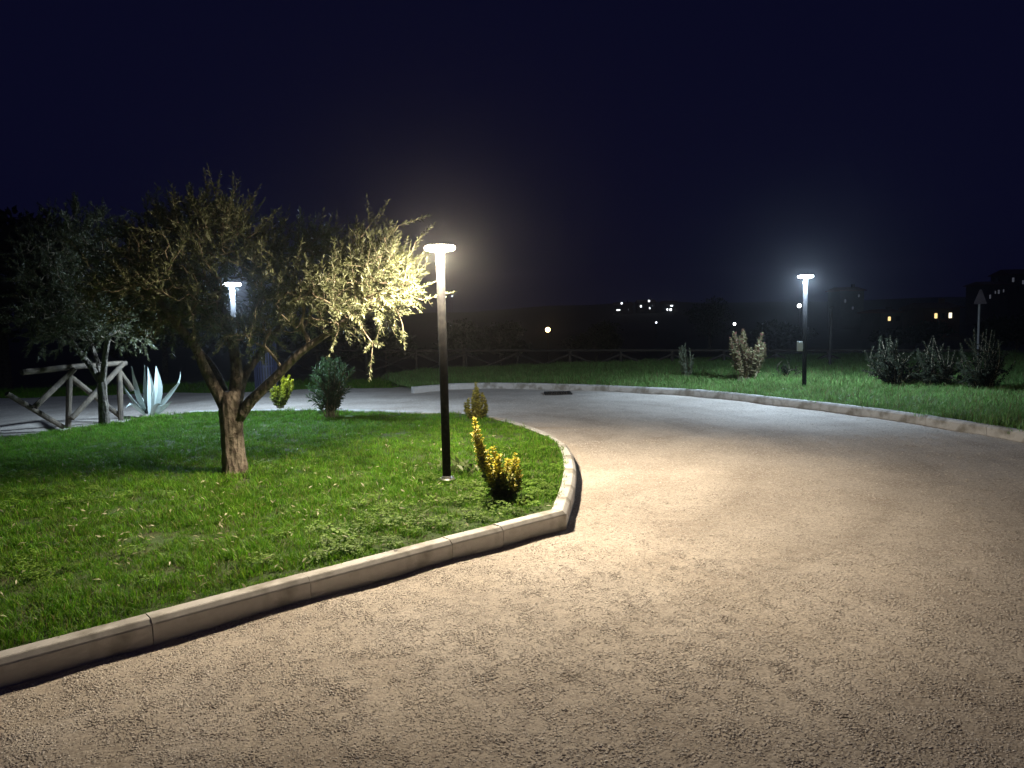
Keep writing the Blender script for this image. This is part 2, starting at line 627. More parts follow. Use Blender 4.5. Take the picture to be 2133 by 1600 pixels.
def kerb(line, inward, name, label_struct):
    """one kerb of separate stones; inward = +1 if the lawn lies left of the walking direction"""
    root = bpy.data.objects.new(name, None)
    COL.objects.link(root)
    root['kind'] = 'structure'
    line = [np.array(p) for p in line]
    n = len(line)
    nrm = []
    for i in range(n):
        ds = []
        if i > 0:
            d = line[i] - line[i - 1]
            ds.append(d / np.linalg.norm(d))
        if i < n - 1:
            d = line[i + 1] - line[i]
            ds.append(d / np.linalg.norm(d))
        ns = [np.array([-d[1], d[0]]) * inward for d in ds]
        m = sum(ns)
        m = m / np.linalg.norm(m)
        nrm.append(m / max(0.4, m @ ns[0]))
    prof = [(0, -.10), (0.0, .108), (0.006, .116), (.028, .136), (.036, .14), (.118, .14), (.124, .134), (.124, -.10)]
    for i in range(n - 1):
        d = line[i + 1] - line[i]
        ln = np.linalg.norm(d)
        g = d / ln * 0.0022
        dz0, dz1 = random.uniform(-.003, .003), random.uniform(-.003, .003)
        vs = []
        for (p, nn, s, dz) in ((line[i], nrm[i], 1, dz0), (line[i + 1], nrm[i + 1], -1, dz1)):
            for (o, z) in prof:
                q = p + nn * o + g * s
                vs.append((q[0], q[1], z + dz))
        k = len(prof)
        fs = [tuple(range(k - 1, -1, -1)), tuple(range(k, 2 * k))]
        for j in range(k):
            j2 = (j + 1) % k
            fs.append((j, j2, k + j2, k + j))
        if inward < 0:
            fs = [f[::-1] for f in fs]
        c = (line[i] + line[i + 1]) / 2
        mb = MB()
        mb.add(vs, fs)
        o = link('kerb_stone', mb.mesh('kerb_stone', (c[0], c[1], 0)), 'concrete', root, (c[0], c[1], 0))
    return root


kerb(island_line, 1, 'island_kerb', '')
kerb(far_line, -1, 'verge_kerb', '')


def tri_poly(name, poly, zfun, mat, step):
    """grid clipped to a polygon (cells kept when their centre is inside) with the outline vertices snapped"""
    import bmesh
    bm = bmesh.new()
    vs = [bm.verts.new((p[0], p[1], 0)) for p in poly]
    f = bm.faces.new(vs)
    if f.normal.z < 0:
        f.normal_flip()
    xs = [p[0] for p in poly]
    ys = [p[1] for p in poly]
    x = math.ceil(min(xs) / step) * step
    while x < max(xs):
        bmesh.ops.bisect_plane(bm, geom=bm.verts[:] + bm.edges[:] + bm.faces[:], plane_co=(x, 0, 0), plane_no=(1, 0, 0))
        x += step
    y = math.ceil(min(ys) / step) * step
    while y < max(ys):
        bmesh.ops.bisect_plane(bm, geom=bm.verts[:] + bm.edges[:] + bm.faces[:], plane_co=(0, y, 0), plane_no=(0, 1, 0))
        y += step
    for v in bm.verts:
        v.co.z = float(zfun(v.co.x, v.co.y))
    bmesh.ops.recalc_face_normals(bm, faces=bm.faces[:])
    if sum(fc.normal.z for fc in bm.faces) < 0:
        bmesh.ops.reverse_faces(bm, faces=bm.faces[:])
    me = bpy.data.meshes.new(name)
    bm.to_mesh(me)
    bm.free()
    me.polygons.foreach_set('use_smooth', [True] * len(me.polygons))
    o = link(name, me, mat)
    o['kind'] = 'structure'
    return o


def inset(line, d, sgn):
    out = []
    for i, p in enumerate(line):
        a = line[max(0, i - 1)]
        b = line[min(len(line) - 1, i + 1)]
        t = (b - a) / np.linalg.norm(b - a)
        out.append(p + np.array([-t[1], t[0]]) * d * sgn)
    return out


def lawn_z(x, y):
    return 0.118 + 0.016 * vnoise(x * 0.8, y * 0.8, 1.0)


isl_in = inset([np.array(p) for p in island_line], 0.11, 1) + back[6:] + far_left
# the sharp corner needs its own inset point
tri_poly('island_lawn', isl_in, lawn_z, 'lawn_soil', 0.35)
far_in = inset(far_line, 0.11, -1)


def verge_z(x, y):
    d = np.hypot(x, y)
    return 0.118 + 0.015 * vnoise(x * 0.7, y * 0.7, 3.0) - 0.5 * np.clip((y - 0.3 * x - 21) / 14, 0, 1) ** 2 * 3


far_poly = far_in + [np.array([-3.5, 20.5]), np.array([-3.0, 27.0]), np.array([10.0, 30.0]), np.array([22.0, 26.0]), np.array([24.0, 8.0])]
tri_poly('verge_lawn', far_poly, verge_z, 'lawn_soil', 0.5)


def gravel_z(x, y):
    return 0.012 * vnoise(x * 1.1, y * 1.1, 5.0) + 0.005 * vnoise(x * 3.6, y * 3.3, 2.0) + 0.002


def make_gravel():
    xs = np.arange(-16, 13.01, 0.1)
    ys = np.arange(-4, 19.41, 0.1)
    X, Y = np.meshgrid(xs, ys)
    lim = 18.2 + 0.045 * (X + 13) + 0.22 * vnoise(X * 0.9, X * 0.4, 2)
    Yc = np.minimum(Y, lim)
    Z = gravel_z(X, Y)
    V = np.stack([X, Yc, Z], -1).reshape(-1, 3)
    nx = len(xs)
    i = np.arange(len(ys) - 1)[:, None] * nx + np.arange(nx - 1)[None]
    F = np.stack([i, i + 1, i + 1 + nx, i + nx], -1)
    keep = (Y[:-1, :-1] < lim[:-1, :-1])
    F = F[keep]
    me = bpy.data.meshes.new('gravel_road')
    me.from_pydata(V.tolist(), [], F.reshape(-1, 4).tolist())
    me.polygons.foreach_set('use_smooth', [True] * len(me.polygons))
    o = link('gravel_road', me, 'gravel')
    o['kind'] = 'structure'


make_gravel()


# loose stones on the road
def pebble_sources():
    out = []
    import bmesh
    for k in range(5):
        bm = bmesh.new()
        bmesh.ops.create_icosphere(bm, subdivisions=1, radius=1.0)
        sx, sy, sz = 1.0, random.uniform(0.62, 0.95), random.uniform(0.32, 0.44)
        for v in bm.verts:
            j = 1 + random.uniform(-0.2, 0.2)
            v.co = Vector((v.co.x * sx * j, v.co.y * sy * j, v.co.z * sz * j))
        me = bpy.data.meshes.new('pebble')
        bm.to_mesh(me)
        bm.free()
        out.append(source('pebble', me, 'pebble'))
    return out


PEB = pebble_sources()
isl_xy = [tuple(p) for p in island_poly]
far_xy = [tuple(p) for p in far_line] + [(-3.5, 20.5), (-3, 27), (10, 30), (22, 26), (24, 8)]


def pebble_zone(y0, y1, dens):
    w0 = 0.80
    n = int(dens * (y1 - y0) * 2 * w0 * y1)
    y = rng.uniform(y0, y1, n)
    x = rng.uniform(-w0 * y1, w0 * y1, n)
    k = (np.abs(x) < w0 * y + 0.4) & ~inside(isl_xy, x, y) & ~inside(far_xy, x, y)
    return x[k], y[k]


zs = [pebble_zone(2.0, 3.5, 11500), pebble_zone(3.5, 5, 10000), pebble_zone(5, 7, 6000), pebble_zone(7, 10, 2000), pebble_zone(10, 16, 330)]
px_ = np.concatenate([z[0] for z in zs])
py_ = np.concatenate([z[1] for z in zs])
n = len(px_)
sz = 0.0042 + 0.0070 * rng.random(n) ** 3.0
sz *= np.where(py_ > 7, 1.25, 1.0)
pz_ = gravel_z(px_, py_) - sz * 0.12
rot = np.stack([rng.normal(0, .2, n), rng.normal(0, .2, n), rng.uniform(0, 6.28, n)], -1)
o = scatter('gravel_stones', np.stack([px_, py_, pz_], -1), rot, sz, rng.integers(0, 5, n), PEB)
tag(o, 'loose beige gravel stones covering the drive', 'gravel')


# grass
def blade_tuft(nb, rad, h0, h1, w, cols, bend=0.5):
    mb = MB()
    for _ in range(nb):
        a = random.uniform(0, 6.283)
        r = rad * math.sqrt(random.random())
        bx, by = r * math.cos(a), r * math.sin(a)
        h = random.uniform(h0, h1)
        az = random.uniform(0, 6.283)
        lean = random.uniform(0.1, bend) * h
        dx, dy = math.cos(az), math.sin(az)
        sx, sy = -dy * w / 2, dx * w / 2
        c = random.choice(cols)
        j = random.uniform(0.75, 1.2)
        c = (c[0] * j, c[1] * j, c[2] * j)
        b = lambda t: (bx + dx * lean * t * t, by + dy * lean * t * t, h * (t - 0.25 * t * t * bend))
        p0, p1, p2 = b(0), b(.55), b(1)
        mb.add([(p0[0] - sx, p0[1] - sy, 0), (p0[0] + sx, p0[1] + sy, 0),
                (p1[0] - sx * .8, p1[1] - sy * .8, p1[2]), (p1[0] + sx * .8, p1[1] + sy * .8, p1[2]), p2],
               [(0, 1, 3, 2), (2, 3, 4)], c)
    return mb.mesh('grass_tuft')


GC = [(0.085, 0.235, 0.012), (0.115, 0.275, 0.014), (0.07, 0.21, 0.012), (0.16, 0.29, 0.028)]
VC = [(0.14, 0.29, 0.07), (0.18, 0.32, 0.09), (0.12, 0.25, 0.06), (0.22, 0.33, 0.12)]
DRY = [(0.16, 0.15, 0.06), (0.075, 0.12, 0.02)]
TUFT = [source('grass_tuft', blade_tuft(48, 0.075, 0.02, 0.06, 0.0042, GC, 1.0), 'grass_blade') for _ in range(5)]
TUFT += [source('grass_tuft', blade_tuft(34, 0.07, 0.03, 0.09, 0.0045, GC + DRY[:1], 1.0), 'grass_blade') for _ in range(2)]
TUFT += [source('grass_tuft', blade_tuft(30, 0.07, 0.02, 0.05, 0.004, GC + DRY, 1.0), 'grass_blade') for _ in range(2)]


VTUFT = [source('grass_tuft', blade_tuft(40, 0.08, 0.025, 0.075, 0.0045, VC, 0.9), 'grass_blade') for _ in range(4)]
VTUFT += [source('grass_tuft', blade_tuft(30, 0.08, 0.04, 0.11, 0.0045, VC + DRY[:1], 0.8), 'grass_blade') for _ in range(3)]


def clover(nl):
    P, D, NN, LL, WW, CC = [], [], [], [], [], []
    stems = MB()
    for _ in range(nl):
        a = random.uniform(0, 6.28)
        r = 0.085 * math.sqrt(random.random())
        h = random.uniform(0.025, 0.06)
        c = np.array([r * math.cos(a), r * math.sin(a), h])
        t = np.array([random.gauss(0, .35), random.gauss(0, .35), 1.0])
        a0 = random.uniform(0, 6.28)
        g = random.uniform(0.8, 1.25)
        for k in range(3):
            an = a0 + k * 2.094
            P.append(c)
            D.append((math.cos(an), math.sin(an), -0.1))
            NN.append(t)
            LL.append(random.uniform(.010, .017))
            WW.append(LL[-1] * 0.95)
            CC.append((0.15 * g, 0.26 * g, 0.04 * g))
    return leaves_mesh('clover_tuft', np.array(P), np.array(D), np.array(NN), np.array(LL), np.array(WW), np.array(CC), 'oval')


CLO = [source('clover_tuft', clover(34), 'grass_blade') for _ in range(3)]


def fill(poly, dens, mask=None):
    xs = [p[0] for p in poly]
    ys = [p[1] for p in poly]
    a = (max(xs) - min(xs)) * (max(ys) - min(ys))
    n = int(a * dens)
    x = rng.uniform(min(xs), max(xs), n)
    y = rng.uniform(min(ys), max(ys), n)
    k = inside(poly, x, y)
    x, y = x[k], y[k]
    if mask is not None:
        k = rng.random(len(x)) < mask(x, y)
        x, y = x[k], y[k]
    return x, y


isl_grass = [tuple(p) for p in inset([np.array(p) for p in island_line], 0.138, 1) + back[6:] + far_left]
LAMP1 = at(931, 998, ZK)
LAMP2 = at(1675, 811, ZK)
seg_a, seg_b = B + dirn * 11, B


def edge_dist(x, y):
    d = seg_b - seg_a
    n = np.array([-d[1], d[0]]) / np.linalg.norm(d)
    return np.abs((x - seg_b[0]) * n[0] + (y - seg_b[1]) * n[1])


def visible(x, y):
    d = np.maximum(y, 0.5)
    return (np.abs(x) < 0.75 * d + 0.8) & (y > 1.5)


x, y = fill(isl_grass, 330, lambda x, y: visible(x, y) * np.clip(1.15 - 0.05 * y, 0.35, 1))
n = len(x)
ed = edge_dist(x, y)
sc = (0.75 + 0.55 * rng.random(n)) * (1 + 0.25 * vnoise(x * 1.6, y * 1.6, 4.0)) * np.clip(0.45 + ed * 1.3, 0.45, 1)
idx = np.where(ed < 0.28 * (1 + 0.5 * vnoise(x * 3, y * 3)), rng.integers(5, 9, n), rng.integers(0, 7, n))
idx = np.where((ed < 0.3) & (idx < 7) & (idx > 4), 7, idx)
rot = np.stack([rng.normal(0, .14, n), rng.normal(0, .14, n), rng.uniform(0, 6.28, n)], -1)
o = scatter('lawn_grass', np.stack([x, y, lawn_z(x, y) - .004], -1), rot, sc, idx, TUFT)
tag(o, 'short green grass growing on the kerbed island', 'grass')

pat = lambda x, y: np.clip(0.07 + 0.55 * vnoise(x * 1.1 + 2, y * 1.3, 7.0) + 0.5 * np.exp(-((x - LAMP1[0]) ** 2 + (y - LAMP1[1] + 0.7) ** 2) / 1.2), 0, 1) * np.clip((9.0 - y) / 2, 0, 1)
x, y = fill(isl_grass, 60, lambda x, y: pat(x, y) * visible(x, y) * (edge_dist(x, y) > 0.22))
n = len(x)
rot = np.stack([rng.normal(0, .12, n), rng.normal(0, .12, n), rng.uniform(0, 6.28, n)], -1)
o = scatter('clover_patch', np.stack([x, y, lawn_z(x, y)], -1), rot, 0.75 + 0.6 * rng.random(n), rng.integers(0, 3, n), CLO)
tag(o, 'clover and small broad leaved weeds among the island grass', 'clover')

# dry olive leaves dropped on the lawn
lf = leaves_mesh('dry_leaf', np.zeros((1, 3)), np.array([[1.0, 0, .05]]), np.array([[0, 0, 1.0]]), np.array([1.0]), np.array([.3]), np.array([(.40, .40, .24)]), 'lance')
DRYLEAF = [source('dry_leaf', lf, 'foliage')]
lit = lambda x, y: visible(x, y) * np.clip(0.5 + 0.6 * vnoise(x * 1.4, y * 1.4, 12.0), 0, 1) * np.exp(-((x + 2.2) ** 2 + (y - 6.6) ** 2) / 7.0)
x, y = fill(isl_grass, 75, lit)
n = len(x)
rot = np.stack([rng.normal(0, .5, n), rng.normal(0, .5, n), rng.uniform(0, 6.28, n)], -1)
o = scatter('fallen_leaves', np.stack([x, y, lawn_z(x, y) + rng.uniform(.03, .055, n)], -1), rot, rng.uniform(.035, .065, n), np.zeros(n), DRYLEAF)
tag(o, 'pale dry leaves fallen on the island lawn', 'leaves')

far_grass = [tuple(p) for p in inset(far_line, 0.15, -1)] + [(-3.5, 20.5), (-3, 25), (10, 27), (20, 22), (22, 8)]
x, y = fill(far_grass, 200, lambda x, y: visible(x, y) * np.clip(1.7 - 0.055 * y, 0.2, 1))
n = len(x)
rot = np.stack([rng.normal(0, .14, n), rng.normal(0, .14, n), rng.uniform(0, 6.28, n)], -1)
o = scatter('verge_grass', np.stack([x, y, verge_z(x, y) - .004], -1), rot, 1.1 + 1.2 * rng.random(n) ** 2 + 0.4 * vnoise(x * 1.5, y * 1.5, 9.0), rng.integers(0, 7, n), VTUFT)
tag(o, 'green grass on the verge behind the curved kerb', 'grass')

# grass bank beyond the drive on the left
x = rng.uniform(-22, -1, 5200)
y = rng.uniform(17.6, 22, 5200)
lim = 18.2 + 0.045 * (x + 13) + 0.22 * vnoise(x * 0.9, x * 0.4, 2)
k = (y > lim - .05) & ~inside(far_grass, x, y)
x, y = x[k], y[k]
n = len(x)
rot = np.stack([rng.normal(0, .2, n), rng.normal(0, .2, n), rng.uniform(0, 6.28, n)], -1)
o = scatter('bank_grass', np.stack([x, y, terrain_h(x, y)], -1), rot, 1.6 + 1.6 * rng.random(n), rng.integers(0, 7, n), TUFT)
tag(o, 'rough dark grass on the bank beyond the drive', 'grass')


# ================================================================== LAMP POSTS
LH = 2.25


def lamp_post(base, mat, label, meter=False):
    t = thing('lamp_post', base, label, 'lamp post', 'disc topped lamp posts')
    x, y, z = base
    mb = MB()
    mb.lathe((x, y, z), [(.041, 0.0), (.041, LH - 0.055)], 24)
    pole = part('pole', mb, 'black_paint', t, smooth=False)
    for pl in pole.data.polygons:
        pl.use_smooth = abs(pl.normal.z) < 0.5
    mb = MB()
    mb.lathe((x, y, z - .004), [(.085, 0), (.085, .010), (.078, .014), (.055, .018), (.047, .035), (.0425, .037)], 24)
    fl = part('base_flange', mb, 'steel', t, smooth=False)
    for k in range(4):
        a = k * math.pi / 2 + .5
        mb = MB()
        mb.lathe((x + .068 * math.cos(a), y + .068 * math.sin(a), z + .0105), [(.008, 0), (.008, .012), (.004, .014)], 6)
        part('bolt', mb, 'steel', t, parent=fl)
    mb = MB()
    mb.lathe((x, y, z + LH - .055), [(.042, 0), (.060, -.001), (.118, .000), (.136, .006), (.1455, .018), (.147, .028), (.143, .039), (.130, .047), (.095, .051)], 36)
    part('diffuser', mb, mat, t, smooth=True)
    mb = MB()
    mb.lathe((x, y, z + LH - .0038), [(.094, 0), (.096, .004), (.08, .008), (.01, .010)], 32)
    part('cap', mb, 'black_paint', t, smooth=True)
    col, inten = LAMP_WARM if mat == 'warm_diffuser' else LAMP_COOL
    for k in range(5):
        a = 2 * math.pi * (k + .25) / 5
        ld = bpy.data.lights.new('led', 'POINT')
        ld.energy = 4 * math.pi ** 2 * inten / 5
        ld.color = col
        ld.shadow_soft_size = 0.026
        ld.use_nodes = True
        nt = ld.node_tree
        em = nt.nodes['Emission']
        tc = nt.nodes.new('ShaderNodeTexCoord')
        sx = nt.nodes.new('ShaderNodeSeparateXYZ')
        mr = nt.nodes.new('ShaderNodeMapRange')
        mr.inputs['From Min'].default_value = 1.0
        mr.inputs['From Max'].default_value = -1.0
        fc = nt.nodes.new('ShaderNodeFloatCurve')
        cv = fc.mapping.curves[0]
        cv.points[0].location = (0.0, SPREAD[0][1] / 2)
        cv.points[1].location = (1.0, SPREAD[-1][1] / 2)
        for p_, v_ in SPREAD[1:-1]:
            cv.points.new(p_, v_ / 2)
        fc.mapping.update()
        m2 = nt.nodes.new('ShaderNodeMath')
        m2.operation = 'MULTIPLY'
        m2.inputs[1].default_value = 2.0
        nt.links.new(tc.outputs['Normal'], sx.inputs[0])
        nt.links.new(sx.outputs['Z'], mr.inputs['Value'])
        nt.links.new(mr.outputs['Result'], fc.inputs['Value'])
        nt.links.new(fc.outputs['Value'], m2.inputs[0])
        nt.links.new(m2.outputs[0], em.inputs['Strength'])
        lo = bpy.data.objects.new('led', ld)
        COL.objects.link(lo)
        lo.parent = t
        lo.location = (.112 * math.cos(a), .112 * math.sin(a), LH - .086)
    mb = MB()
    mb.lathe((x, y, z + LH - .085), [(.0415, 0), (.047, .001), (.047, .026), (.043, .029)], 24)
    part('collar', mb, 'black_paint', t)
    if meter:
        mb = MB()
        mb.box((x - 0.105, y - 0.02, z + 0.86), (0.09, 0.07, 0.19))
        mb.box((x - 0.105, y - 0.062, z + 0.87), (0.07, 0.012, 0.13))
        mb.box((x - 0.05, y, z + 0.86), (0.03, 0.03, 0.12))
        part('junction_box', mb, 'grey_plastic', t, label='small pale grey junction box on the pole')
    return t


LAMP3 = at(498, 862, ZK)
lamp_post(LAMP1, 'warm_diffuser', 'black lamp post with warm lit disc beside the yellow leaved shrub')
lamp_post(LAMP2, 'cool_diffuser', 'black lamp post with cold lit disc and grey junction box on the grass verge', True)
lamp_post(LAMP3, 'cool_diffuser', 'cold white lamp post shining through the olive tree from behind')

mb = MB()
mb.box((LAMP2[0] - .12, LAMP2[1] - .13, ZK - .03), (0.62, 0.42, 0.10))
o = link('lamp_footing', mb.mesh('lamp_footing'), 'pale_concrete')
tag(o, 'pale concrete footing slab under the cold verge lamp post', 'footing')

# drain in the drive
dc = at(1162, 821, 0)
t = thing('drain_grate', (dc[0], dc[1], 0.0), 'dark iron drain grate set into the gravel near the curved kerb', 'drain')
mb = MB()
for dx, dy, sx, sy in ((-.27, 0, .05, .62), (.27, 0, .05, .62), (0, -.285, .49, .05), (0, .285, .49, .05)):
    mb.box((dc[0] + dx, dc[1] + dy, .013), (sx, sy, .04))
part('frame', mb, 'iron', t)
for k in range(9):
    mb = MB()
    mb.box((dc[0] - .22 + k * .055, dc[1], .012), (.03, .518, .028))
    part('bar', mb, 'iron', t)
mb = MB()
mb.box((dc[0], dc[1], -0.005), (.488, .518, .004))
part('sump', mb, 'iron', t)


# ================================================================== TREES
OL = at(490, 985, lawn_z(-2.9, 7.67))


def lerp_path(pts, n):
    pts = [np.array(p, float) for p in pts]
    seg = [np.linalg.norm(b - a) for a, b in zip(pts[:-1], pts[1:])]
    s = np.concatenate([[0], np.cumsum(seg)])
    P = np.array(pts)
    # Catmull-Rom through the points
    out = []
    for q in np.linspace(0, s[-1], n):
        i = min(len(pts) - 2, max(0, int(np.searchsorted(s, q) - 1)))
        t = (q - s[i]) / max(1e-9, seg[i])
        p0 = P[max(0, i - 1)]
        p1, p2 = P[i], P[i + 1]
        p3 = P[min(len(pts) - 1, i + 2)]
        out.append(0.5 * (2 * p1 + (p2 - p0) * t + (2 * p0 - 5 * p1 + 4 * p2 - p3) * t * t + (3 * p1 - p0 - 3 * p2 + p3) * t ** 3))
    return out


def in_gap(P):
    """an opening in the olive crown, a slanting shaft between its limbs"""
    a = atY(496, 618, OL[1] - 1.5)
    b = atY(496, 618, OL[1] + 1.6)
    d = (b - a) / np.linalg.norm(b - a)
    v = P - a
    al = v @ d
    w = v - al[:, None] * d
    return (np.hypot(w[:, 0], w[:, 1]) < 0.12) & (np.abs(w[:, 2]) < 0.21) & (al > 0) & (al < np.linalg.norm(b - a))


def olive(root, trunk, limbs, blobs, n_shoot, leaf_len=0.062, single_near=None, n_single=300, shoot_len=(0.16, 0.34), extra=()):
    base = np.array(root.location)
    mb = MB()
    mb.tube(trunk[0], trunk[1], 14, 0.16, 3)
    part('trunk', mb, 'bark', root, smooth=True)
    nodes, rdist = [], []
    for li, (pts, ra, rb) in enumerate(limbs):
        path = lerp_path(pts, 16)
        rad = np.linspace(ra, rb, 16)
        mb = MB()
        mb.tube(path, rad, 10, 0.14, 20 + li)
        part('limb', mb, 'bark', root, smooth=True)
        for k in range(6, 16):
            nodes.append(path[k])
            rdist.append(k * 0.08)
    # points to be reached by twigs
    att = []
    tot = sum(b[2] for b in blobs)
    for c, rr, wgt in blobs:
        m = int(n_shoot * wgt / tot)
        v = rand_dir(m) * (rng.random((m, 1)) ** 0.42)
        att.append(np.array(c) + v * np.array(rr))
    att = np.concatenate(att)
    att = att[~in_gap(att)]
    if len(extra):
        att = np.concatenate([att, np.array(extra)])
    nodes = [np.array(p) for p in nodes]
    P0 = np.array(nodes)
    order = np.argsort([np.min(np.linalg.norm(P0 - a, axis=1)) for a in att])
    arr = np.zeros((len(nodes) + 4 * len(att) + 10, 3))
    rd = np.zeros(len(arr))
    arr[:len(nodes)] = P0
    rd[:len(nodes)] = rdist
    cnt = len(nodes)
    parent = [-1] * cnt
    load = [0] * cnt
    chains = []
    for ai in order:
        a = att[ai]
        d = np.linalg.norm(arr[:cnt] - a, axis=1)
        j = int(np.argmin(d + 0.22 * rd[:cnt]))
        q = arr[j].copy()
        dist = d[j]
        ids = [j]
        bend = rng.normal(0, 0.08, 3) * dist + np.array([0, 0, -0.05 * dist])
        for tt in (0.33, 0.67, 1.0):
            p = q + (a - q) * tt + bend * 4 * tt * (1 - tt)
            arr[cnt] = p
            rd[cnt] = rd[j] + dist * tt
            parent.append(ids[-1])
            load.append(0)
            ids.append(cnt)
            cnt += 1
        chains.append(ids)
    for ids in chains:
        k = ids[-1]
        while k >= 0:
            load[k] += 1
            k = parent[k]
    mb = MB()
    rad_of = lambda k: 0.0022 + 0.0026 * math.sqrt(load[k])
    for ids in chains:
        pts = [arr[k] for k in ids]
        r_ = [min(rad_of(ids[0]), rad_of(ids[1]) * 1.15)] + [rad_of(k) for k in ids[1:]]
        mb.tube(pts, r_, 5, 0.05, 1, cap=False)
    # shoots: leaf pairs along a slender tip growing outward and up
    P, D, NN, LL, WW, CC = [], [], [], [], [], []
    lampv = None if single_near is None else np.array(single_near)
    cen = att.mean(axis=0)
    for ids in chains:
        a, b = arr[ids[-2]], arr[ids[-1]]
        d = (b - a) / max(1e-6, np.linalg.norm(b - a))
        out = (b - cen)
        out = out / max(1e-6, np.linalg.norm(out))
        for s in range(2 if rng.random() < 0.55 else 1):
            sd = d * 0.55 + out * 0.35 + np.array([0, 0, rng.normal(0.30, 0.48)]) + rng.normal(0, 0.42, 3)
            sd /= np.linalg.norm(sd)
            ln = rng.uniform(*shoot_len)
            sag = np.array([0, 0, rng.uniform(-0.10, 0.08)])
            st = b - d * 0.02 * s
            m = 5
            pts = [st + sd * ln * (i / (m - 1)) + sag * (i / (m - 1)) ** 2 * ln for i in range(m)]
            mb.tube(pts, np.linspace(0.0026, 0.0010, m), 4, 0, 1, cap=False)
            npair = max(4, int(ln / 0.021))
            tmp = np.cross(sd, rng.normal(0, 1, 3))
            tmp /= np.linalg.norm(tmp)
            t2 = np.cross(sd, tmp)
            for i in range(npair):
                f = (i + 0.4) / npair
                p = st + sd * ln * f + sag * f * f * ln
                e = tmp if i % 2 else t2
                for sg in (1, -1):
                    if rng.random() < 0.10:
                        continue
                    ld = sd * rng.uniform(0.55, 1.05) + e * sg * rng.uniform(0.45, 0.9) + rng.normal(0, 0.18, 3)
                    P.append(p)
                    D.append(ld)
                    NN.append(sd * 0.9 + rng.normal(0, 0.5, 3) - e * sg * 0.6)
                    l_ = leaf_len * rng.uniform(0.7, 1.15) * (1.0 - 0.35 * f)
                    LL.append(l_)
                    WW.append(l_ * rng.uniform(0.27, 0.36))
                    g = rng.uniform(0.75, 1.25)
                    silver = rng.random() ** 2 * 0.07
                    CC.append((0.112 * g + silver * .7, 0.128 * g + silver * .7, 0.060 * g + silver * .65))
            # leaf at the very tip
            P.append(st + sd * ln + sag * ln)
            D.append(sd)
            NN.append(rng.normal(0, 1, 3))
            LL.append(leaf_len * 0.7)
            WW.append(leaf_len * 0.16)
            CC.append((0.13, 0.145, 0.055))
    part('branches', mb, 'twig_bark', root)['kind'] = 'stuff'
    P, D, NN, LL, WW, CC = (np.array(v) for v in (P, D, NN, LL, WW, CC))
    kp = ~in_gap(P)
    P, D, NN, LL, WW, CC = P[kp], D[kp], NN[kp], LL[kp], WW[kp], CC[kp]
    own = np.zeros(len(P), bool)
    if lampv is not None:
        dl = np.linalg.norm(P - lampv, axis=1) + 0.5 * (P[:, 1] - P[:, 1].min())
        own[np.argsort(dl)[:n_single]] = True
    me = leaves_mesh('crown', P[~own], D[~own], NN[~own], LL[~own], WW[~own], CC[~own], 'lance', base)
    c = link('crown', me, 'foliage', root)
    c['kind'] = 'stuff'
    if own.any():
        T, F = LEAF['lance']
        lm = bpy.data.meshes.new('leaf')
        tv = T.copy()
        tv[:, 1] *= 0.27
        lm.from_pydata(tv.tolist(), [], F)
        lm.materials.append(MATS['olive_leaf'])
        Df, Sf, Uf = frames(D[own], NN[own])
        for p, d, s_, u_, l_ in zip(P[own] - base, Df, Sf, Uf, LL[own]):
            o = bpy.data.objects.new('leaf', lm)
            COL.objects.link(o)
            o.parent = root
            o.matrix_basis = Matrix(((d[0] * l_, s_[0] * l_, u_[0] * l_, p[0]), (d[1] * l_, s_[1] * l_, u_[1] * l_, p[1]),
                                     (d[2] * l_, s_[2] * l_, u_[2] * l_, p[2]), (0, 0, 0, 1)))


oy = OL[1]
t = thing('olive_tree', OL, 'spreading olive tree with forked trunk reaching towards the warm lamp post', 'tree')
tp = [OL + np.array([0, 0, -.06])] + [atY(*q) for q in ((490, 975, oy), (487, 945, oy), (484, 910, oy), (483, 880, oy), (482, 855, oy), (480, 832, oy), (478, 815, oy))]
trunk = (lerp_path(tp, 14), [.150, .142, .134, .128, .124, .121, .120, .121, .124, .128, .130, .122, .10, .07])
limbs = [
    ([atY(478, 868, oy), atY(462, 835, oy - .03), atY(430, 775, oy - .1), atY(402, 715, oy - .2), atY(365, 672, oy - .3), atY(320, 610, oy - .35)], .066, .024),
    ([atY(488, 868, oy + .03), atY(490, 820, oy + .06), atY(492, 760, oy + .12), atY(478, 690, oy + .2), atY(455, 620, oy + .25), atY(440, 540, oy + .2)], .075, .022),
    ([atY(496, 872, oy - .02), atY(520, 838, oy - .05), atY(570, 790, oy - .1), atY(625, 735, oy - .15), atY(690, 690, oy - .15), atY(765, 630, oy - .12)], .064, .020),
    ([atY(492, 850, oy + .05), atY(510, 780, oy + .3), atY(560, 715, oy + .6), atY(610, 640, oy + .8), atY(650, 570, oy + .9)], .060, .018),
    ([atY(480, 850, oy + .05), atY(440, 760, oy + .4), atY(370, 690, oy + .7), atY(310, 640, oy + .9)], .052, .018),
]
K = oy / FPX
bl = lambda x, y, dy, rx, ry, rd, w: (atY(x, y, oy + dy), (rx * K, rd, ry * K), w)
